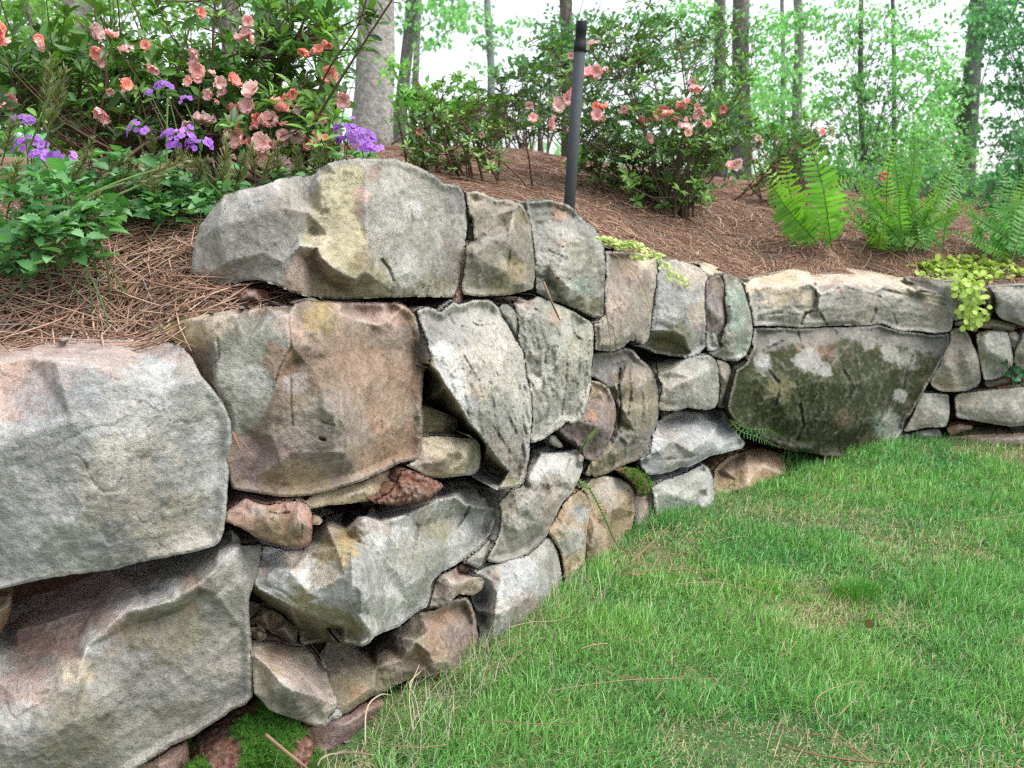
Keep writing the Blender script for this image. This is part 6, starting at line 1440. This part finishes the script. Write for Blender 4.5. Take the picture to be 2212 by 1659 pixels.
for lab, f, L, r in (("curved pine needle hanging over the tall brownish grey top stone", 'E', [(350, 300, -2), (430, 360, 5), (520, 460, 6), (588, 650, 6)], .0012), ("pine needle hanging left on the tall brownish grey top stone", 'E', [(335, 450, 4), (375, 560, 6), (432, 662, 6)], .001), ("long pine needle trailing down to the dark cracked stone", 'E', [(330, 600, 4), (350, 740, 6), (372, 950, 7)], .0012),
                     ("stout brown twig leaning between the top stones", 'E', [(-10, 470, 6), (30, 570, 8), (78, 680, 7)], .0028), ("short pine needle stuck beside the pale grey boulder", 'A', [(1278, 655, 4), (1300, 700, 6), (1325, 760, 6)], .0011), ("reddish pine needle stuck beside the pale grey boulder", 'A', [(1280, 660, 4), (1330, 710, 6), (1388, 775, 6)], .0011),
                     ("broken brown twig lying across the moss", 'B', [(1460, 1475, 8), (1560, 1560, 10), (1700, 1670, 12)], .0034), ("curved straw over the clay under the biggest top stone", 'C', [(230, 785, -8), (320, 745, -7), (480, 722, -6)], .0012), ("straw lying on the rust brown block's top", 'C', [(-60, 930, -6), (150, 880, -4), (420, 848, -4)], .0013),
                     ("bent dead grass stem by the reddish foot stone", 'K', [(580, 1480, 12), (540, 1250, 10), (500, 1150, 9), (570, 1070, 8)], .0013), ("tall dead grass stem by the reddish foot stone", 'K', [(520, 1440, 12), (500, 1200, 9), (560, 1030, 8)], .0013), ("dead looping grass stem above the moss", 'K', [(230, 1520, 12), (240, 1300, 9), (320, 1215, 8), (390, 1218, 8)], .0014), ("pale dead grass stem at the bottom edge", 'B', [(1745, 1650, 14), (1780, 1600, 14), (1900, 1575, 14), (2060, 1590, 14)], .0018)):
    loose(lab, on_face(f, L), r, (.24, .14, .085) if 'dead' not in lab else (.36, .29, .20), "pine needle" if 'twig' not in lab and 'stem' not in lab else ("twig" if 'twig' in lab else "grass stem"), "pine_needle" if 'twig' not in lab and 'stem' not in lab else ("twig" if 'twig' in lab else "dry_straw"), "loose needles and stems on the wall")
_l = on_lawn('L', [(1340, 870)], .02)[0]
o = place_part("dead_leaf", unit_leaf("dead_leaf", LF_ROUND, HERB, (.15, .10, .05)), None, _l, np.array([.5, -.4, .6]), np.array([0.2, -1, .6]), .024)
o["label"] = "small curled brown dead leaf in the lawn"; o["category"] = "leaf"
_tc = on_lawn('L', [(1290, 690)], 0)[0]
n = 300; a = RNG.uniform(0, 6.28, n); q = RNG.uniform(0, 1, n) ** .5 * .07
V, F = blades(np.column_stack([_tc[0] + q * np.cos(a), _tc[1] + q * np.sin(a), np.full(n, -.015)]), RNG.uniform(.035, .065, n), RNG.uniform(.0015, .0028, n), RNG.uniform(.1, .7, n), a)
o = wmesh("grass_tuft", V.reshape(-1, 3), F, GRASS, tuple(_tc), None, np.repeat(np.array([.075, .26, .03])[None] * RNG.uniform(.7, 1.5, (n, 1)), V.shape[1], 0)); o["label"] = "darker green tuft of longer grass in the lawn"; o["category"] = "grass tuft"
# ------------------------------------------------------------------ trees beyond the bank
def tree(label, xb, xt, w, Y, crowns, bark=(.20, .18, .155), leafc=(.075, .165, .055), lsize=.062, H=9.0, name="forest_tree", wob=6, xm=None, dens=1.0):
    base = place(xb, 330, Y)
    th = thing(name, tuple(base), label, "tree", "trees beyond the bank")
    sc = Y / FOC
    z0 = base[2]
    def pt(px, py): return at(px, py, Y)
    p330, p0 = pt(xb, 330), pt(xt, 0)
    slope = (p0 - p330)[:2] / (p0[2] - p330[2])
    zs = np.linspace(z0 - .2, z0 + H, 26)
    P = np.column_stack([p330[0] + slope[0] * (zs - p330[2]), p330[1] + slope[1] * (zs - p330[2]) + 0 * zs, zs])
    P[:, 0] += wob * sc * fbm(np.column_stack([zs * .8, zs * 0 + xb, zs * 0]), 2, 3)
    r = w * sc / 2
    R = r * np.interp(zs, [z0 - .2, z0 + .35, z0 + 1.2, z0 + H], [1.35, 1.12, 1.0, .45])
    bag = Bag(); tube(bag, P, R, 14, np.array(bark))
    V = np.concatenate(bag.v); V = V + (V - np.repeat(np.vstack([P, P[:1], P[-1:]]), [14] * 26 + [1, 1], 0)) * (0.10 * fbm(V * np.array([9, 9, 1.6]), 3, int(xb)))[:, None]
    bag.v = [V]; bag.c = [np.array(bark) * (1 + .30 * fbm(V * [14, 14, 3], 3, 9))[:, None]]
    tk = bag.out("trunk", BARK, tuple(base), th)
    pos = []
    for (px, py, rx, ry, n) in crowns:
        n = int(n * dens * 1.6)
        k = max(4, n // 18)                                     # sprays of leaves, with gaps between
        a = RNG.uniform(0, 6.28, k); q = RNG.uniform(0, 1, k) ** .55
        c = at(px + rx * q * np.cos(a), py + ry * q * np.sin(a), Y + RNG.normal(0, rx * sc * .6, k))
        m = n // k
        spread = np.column_stack([RNG.normal(0, 1, (k * m, 2)) * 17 * sc, RNG.normal(0, 1, k * m) * 5 * sc])
        pos.append(np.repeat(c, m, 0) + spread)
        lb = Bag()
        for q in range(0, k, 4):
            j = np.argmin(np.abs(P[:, 2] - (c[q, 2] - RNG.uniform(.1, 1.6))))
            s0 = P[j]
            tube(lb, curve([s0, s0 * .45 + c[q] * .55 + [0, 0, .10 * np.linalg.norm(c[q] - s0)], c[q]], 6), np.linspace(max(.005, r * .09), .003, 6), 5, np.array(bark) * .9, False)
        if lb.n: lb.out("branch", BARK, tuple(base), th, kind="stuff")
    if pos:
        pos = np.vstack(pos); n = len(pos)
        d = RNG.normal(0, 1, (n, 3)); d[:, 2] -= .5
        nr = RNG.normal(0, .7, (n, 3)) + [0, 0, 1]
        shade = 1 + .35 * fbm(pos * 2.2, 2, 6)[:, None]
        bag = Bag(); leaves(bag, LF_TREE, pos, d, nr, lsize * RNG.uniform(.6, 1.3, n), np.array([leafc]) * RNG.uniform(.7, 1.35, (n, 1)) * shade)
        bag.out("crown", TREE_LEAF, tuple(base), th, kind="stuff")
    return th

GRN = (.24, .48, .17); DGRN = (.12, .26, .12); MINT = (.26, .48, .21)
tree("broad pale smooth trunk left of the middle behind the low azalea", 803, 812, 76, 10, [(730, -120, 200, 90, 500)], (.34, .325, .30), GRN, wob=3)
tree("thick grey trunk at upper left behind the big azalea", 166, 164, 70, 9.5, [(60, 70, 120, 110, 1100), (290, 20, 120, 70, 500), (120, 150, 150, 60, 400)], (.25, .235, .215), (.20, .38, .09))
tree("slim grey trunk just left of the broad pale trunk", 716, 697, 38, 11, [(690, 40, 80, 60, 330), (640, -30, 130, 60, 300), (745, 130, 40, 60, 120)], (.24, .23, .21), GRN)
tree("dark narrow trunk just right of the broad pale trunk", 862, 886, 26, 15, [(930, 40, 70, 60, 240), (880, -40, 120, 60, 200)], (.15, .155, .135), MINT, .1)
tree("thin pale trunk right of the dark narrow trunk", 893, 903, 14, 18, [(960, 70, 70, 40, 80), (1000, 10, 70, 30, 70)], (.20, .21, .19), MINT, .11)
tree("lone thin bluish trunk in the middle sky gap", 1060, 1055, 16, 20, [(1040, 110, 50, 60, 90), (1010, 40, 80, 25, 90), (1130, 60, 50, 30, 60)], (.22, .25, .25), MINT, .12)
tree("leafy dark green tree behind the tall open azalea", 1226, 1222, 26, 11, [(1250, 140, 90, 90, 520), (1330, 80, 130, 80, 560), (1210, 60, 50, 50, 130), (1440, 110, 100, 90, 430), (1320, 220, 140, 60, 520), (1200, -60, 160, 50, 300)], (.14, .13, .11), (.12, .27, .11), .06)
tree("left trunk of the dark pair at right of centre", 1556, 1557, 26, 13, [(1510, 50, 80, 60, 420), (1540, 200, 60, 80, 300)], (.15, .145, .13), GRN)
tree("right and thicker trunk of the dark pair at right of centre", 1602, 1597, 36, 12, [(1600, 150, 60, 90, 330), (1640, 60, 50, 50, 150), (1640, 240, 70, 60, 350)], (.16, .15, .135), GRN)
tree("pale slim trunk between the dark pair and the maple", 1725, 1722, 21, 16, [(1700, 110, 50, 100, 260), (1750, 40, 50, 40, 90), (1690, 250, 90, 60, 300)], (.24, .235, .21), MINT, .1)
tree("very thin trunk left of the pale slim trunk", 1690, 1693, 10, 19, [(1680, 190, 50, 70, 220)], (.2, .21, .19), MINT, .12)
tree("bright leafy maple filling the sky at right", 1862, 1862, 11, 11, [(1880, 120, 140, 105, 780), (1960, 230, 125, 95, 720), (1830, 50, 120, 55, 330), (1990, 90, 85, 95, 400), (1930, 330, 110, 50, 800), (1820, 220, 60, 60, 350)], (.14, .14, .12), (.23, .45, .18), .055)
tree("second thin stem among the maple leaves", 1928, 1930, 9, 11.5, [(1900, 300, 90, 50, 450), (2010, 300, 60, 60, 420)], (.13, .13, .12), (.23, .45, .18), .055)
tree("tall dark trunk standing by itself at right", 2087, 2110, 36, 13, [(2060, 220, 50, 80, 330), (2140, 30, 60, 50, 200), (2050, 330, 60, 60, 380)], (.15, .165, .15), MINT, .09)
tree("dark leafy tree at the upper right border", 2240, 2245, 30, 12, [(2170, 60, 70, 80, 900), (2190, 180, 55, 60, 500), (2170, 290, 60, 40, 260), (2210, 350, 60, 60, 380)], (.13, .14, .12), (.12, .28, .14), .06)
tree("grey trunk half hidden by the big azalea's middle stems", 566, 572, 32, 10.5, [(560, -20, 150, 70, 420), (480, 40, 80, 60, 260)], (.22, .21, .19), GRN)
tree("grey trunk hidden by the big azalea's left stems", 505, 500, 36, 10, [(420, -30, 120, 60, 320), (380, 60, 90, 60, 260)], (.22, .21, .19), (.18, .36, .09))
tree("leaning thin stem at the upper left corner", 105, 58, 8, 8, [(30, 40, 90, 90, 420), (40, 190, 90, 60, 300)], (.24, .23, .2), (.22, .40, .10), .07)
# understorey bushes
def bush(label, blobs, Y, col, ls=.075):
    b = place(blobs[0][0], blobs[0][1] + 40, Y)
    th = thing("woodland_bush", tuple(b), label, "bush", "bushes at the wood's edge")
    sc = Y / FOC; pos = []; st = Bag()
    for (px, py, rx, ry, n) in blobs:
        k = max(5, n // 22); a = RNG.uniform(0, 6.28, k); q = RNG.uniform(0, 1, k) ** .5
        c = at(px + rx * q * np.cos(a), py + ry * q * np.sin(a), Y + RNG.normal(0, rx * sc * .5, k)); m = n // k
        pos.append(np.repeat(c, m, 0) + RNG.normal(0, 1, (k * m, 3)) * [14 * sc, 14 * sc, 8 * sc])
        for q in range(0, k, 2):
            g0 = np.array([b[0] + RNG.normal(0, .1) + (c[q, 0] - b[0]) * .5, c[q, 1], 0]); g0[2] = float(bank_z(g0[:1], g0[1:2])[0])
            tube(st, curve([g0, (g0 + c[q]) / 2 + RNG.normal(0, .04, 3), c[q]], 5), np.linspace(.012, .004, 5), 5, np.array([.12, .10, .08]), False)
    pos = np.vstack(pos); n = len(pos); bag = Bag()
    leaves(bag, LF_TREE, pos, RNG.normal(0, 1, (n, 3)), RNG.normal(0, .7, (n, 3)) + [0, 0, 1], ls * RNG.uniform(.6, 1.3, n), np.array([col]) * RNG.uniform(.65, 1.4, (n, 1)) * (1 + .3 * fbm(pos * 2.5, 2, 6))[:, None])
    bag.out("foliage", TREE_LEAF, tuple(b), th, kind="stuff"); st.out("stems", TWIG, tuple(b), th, kind="stuff")
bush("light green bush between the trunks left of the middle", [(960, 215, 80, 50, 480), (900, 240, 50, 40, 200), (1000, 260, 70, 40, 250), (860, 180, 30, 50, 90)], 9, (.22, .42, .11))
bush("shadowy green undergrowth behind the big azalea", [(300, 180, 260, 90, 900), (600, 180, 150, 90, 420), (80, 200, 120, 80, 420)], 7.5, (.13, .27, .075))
bush("low bush at the wood's edge right of the tall open azalea", [(1660, 300, 70, 50, 420), (1740, 340, 80, 40, 420), (1800, 380, 80, 30, 300)], 8.5, (.10, .24, .075), .06)
bush("low bush behind the tall fern clump", [(1900, 400, 90, 30, 380), (2010, 390, 80, 40, 380), (2110, 400, 70, 40, 320)], 9.5, (.13, .29, .11), .065)
bush("leafy bush at the right border behind the ferns", [(2190, 420, 60, 60, 520), (2230, 330, 50, 60, 260)], 8, (.11, .27, .13), .065)
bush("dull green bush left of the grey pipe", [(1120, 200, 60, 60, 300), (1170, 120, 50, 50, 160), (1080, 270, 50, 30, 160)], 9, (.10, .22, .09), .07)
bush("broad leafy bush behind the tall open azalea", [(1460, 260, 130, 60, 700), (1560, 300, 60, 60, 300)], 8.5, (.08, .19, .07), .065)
# far wood seen between the trunks
n = 7000
x = RNG.uniform(-45, 60, n); y = RNG.uniform(38, 62, n)
hgt = 3.0 + 3.5 * (fbm(np.column_stack([x * .12, y * 0, y * 0]), 3, 4) + .15)
z = bank_z(x, y) + RNG.uniform(0, 1, n) ** 1.1 * np.clip(hgt, .6, 8) * np.interp(x, [-45, -15, 5, 25, 60], [1.5, 1.1, .3, .16, .3])
bag = Bag()
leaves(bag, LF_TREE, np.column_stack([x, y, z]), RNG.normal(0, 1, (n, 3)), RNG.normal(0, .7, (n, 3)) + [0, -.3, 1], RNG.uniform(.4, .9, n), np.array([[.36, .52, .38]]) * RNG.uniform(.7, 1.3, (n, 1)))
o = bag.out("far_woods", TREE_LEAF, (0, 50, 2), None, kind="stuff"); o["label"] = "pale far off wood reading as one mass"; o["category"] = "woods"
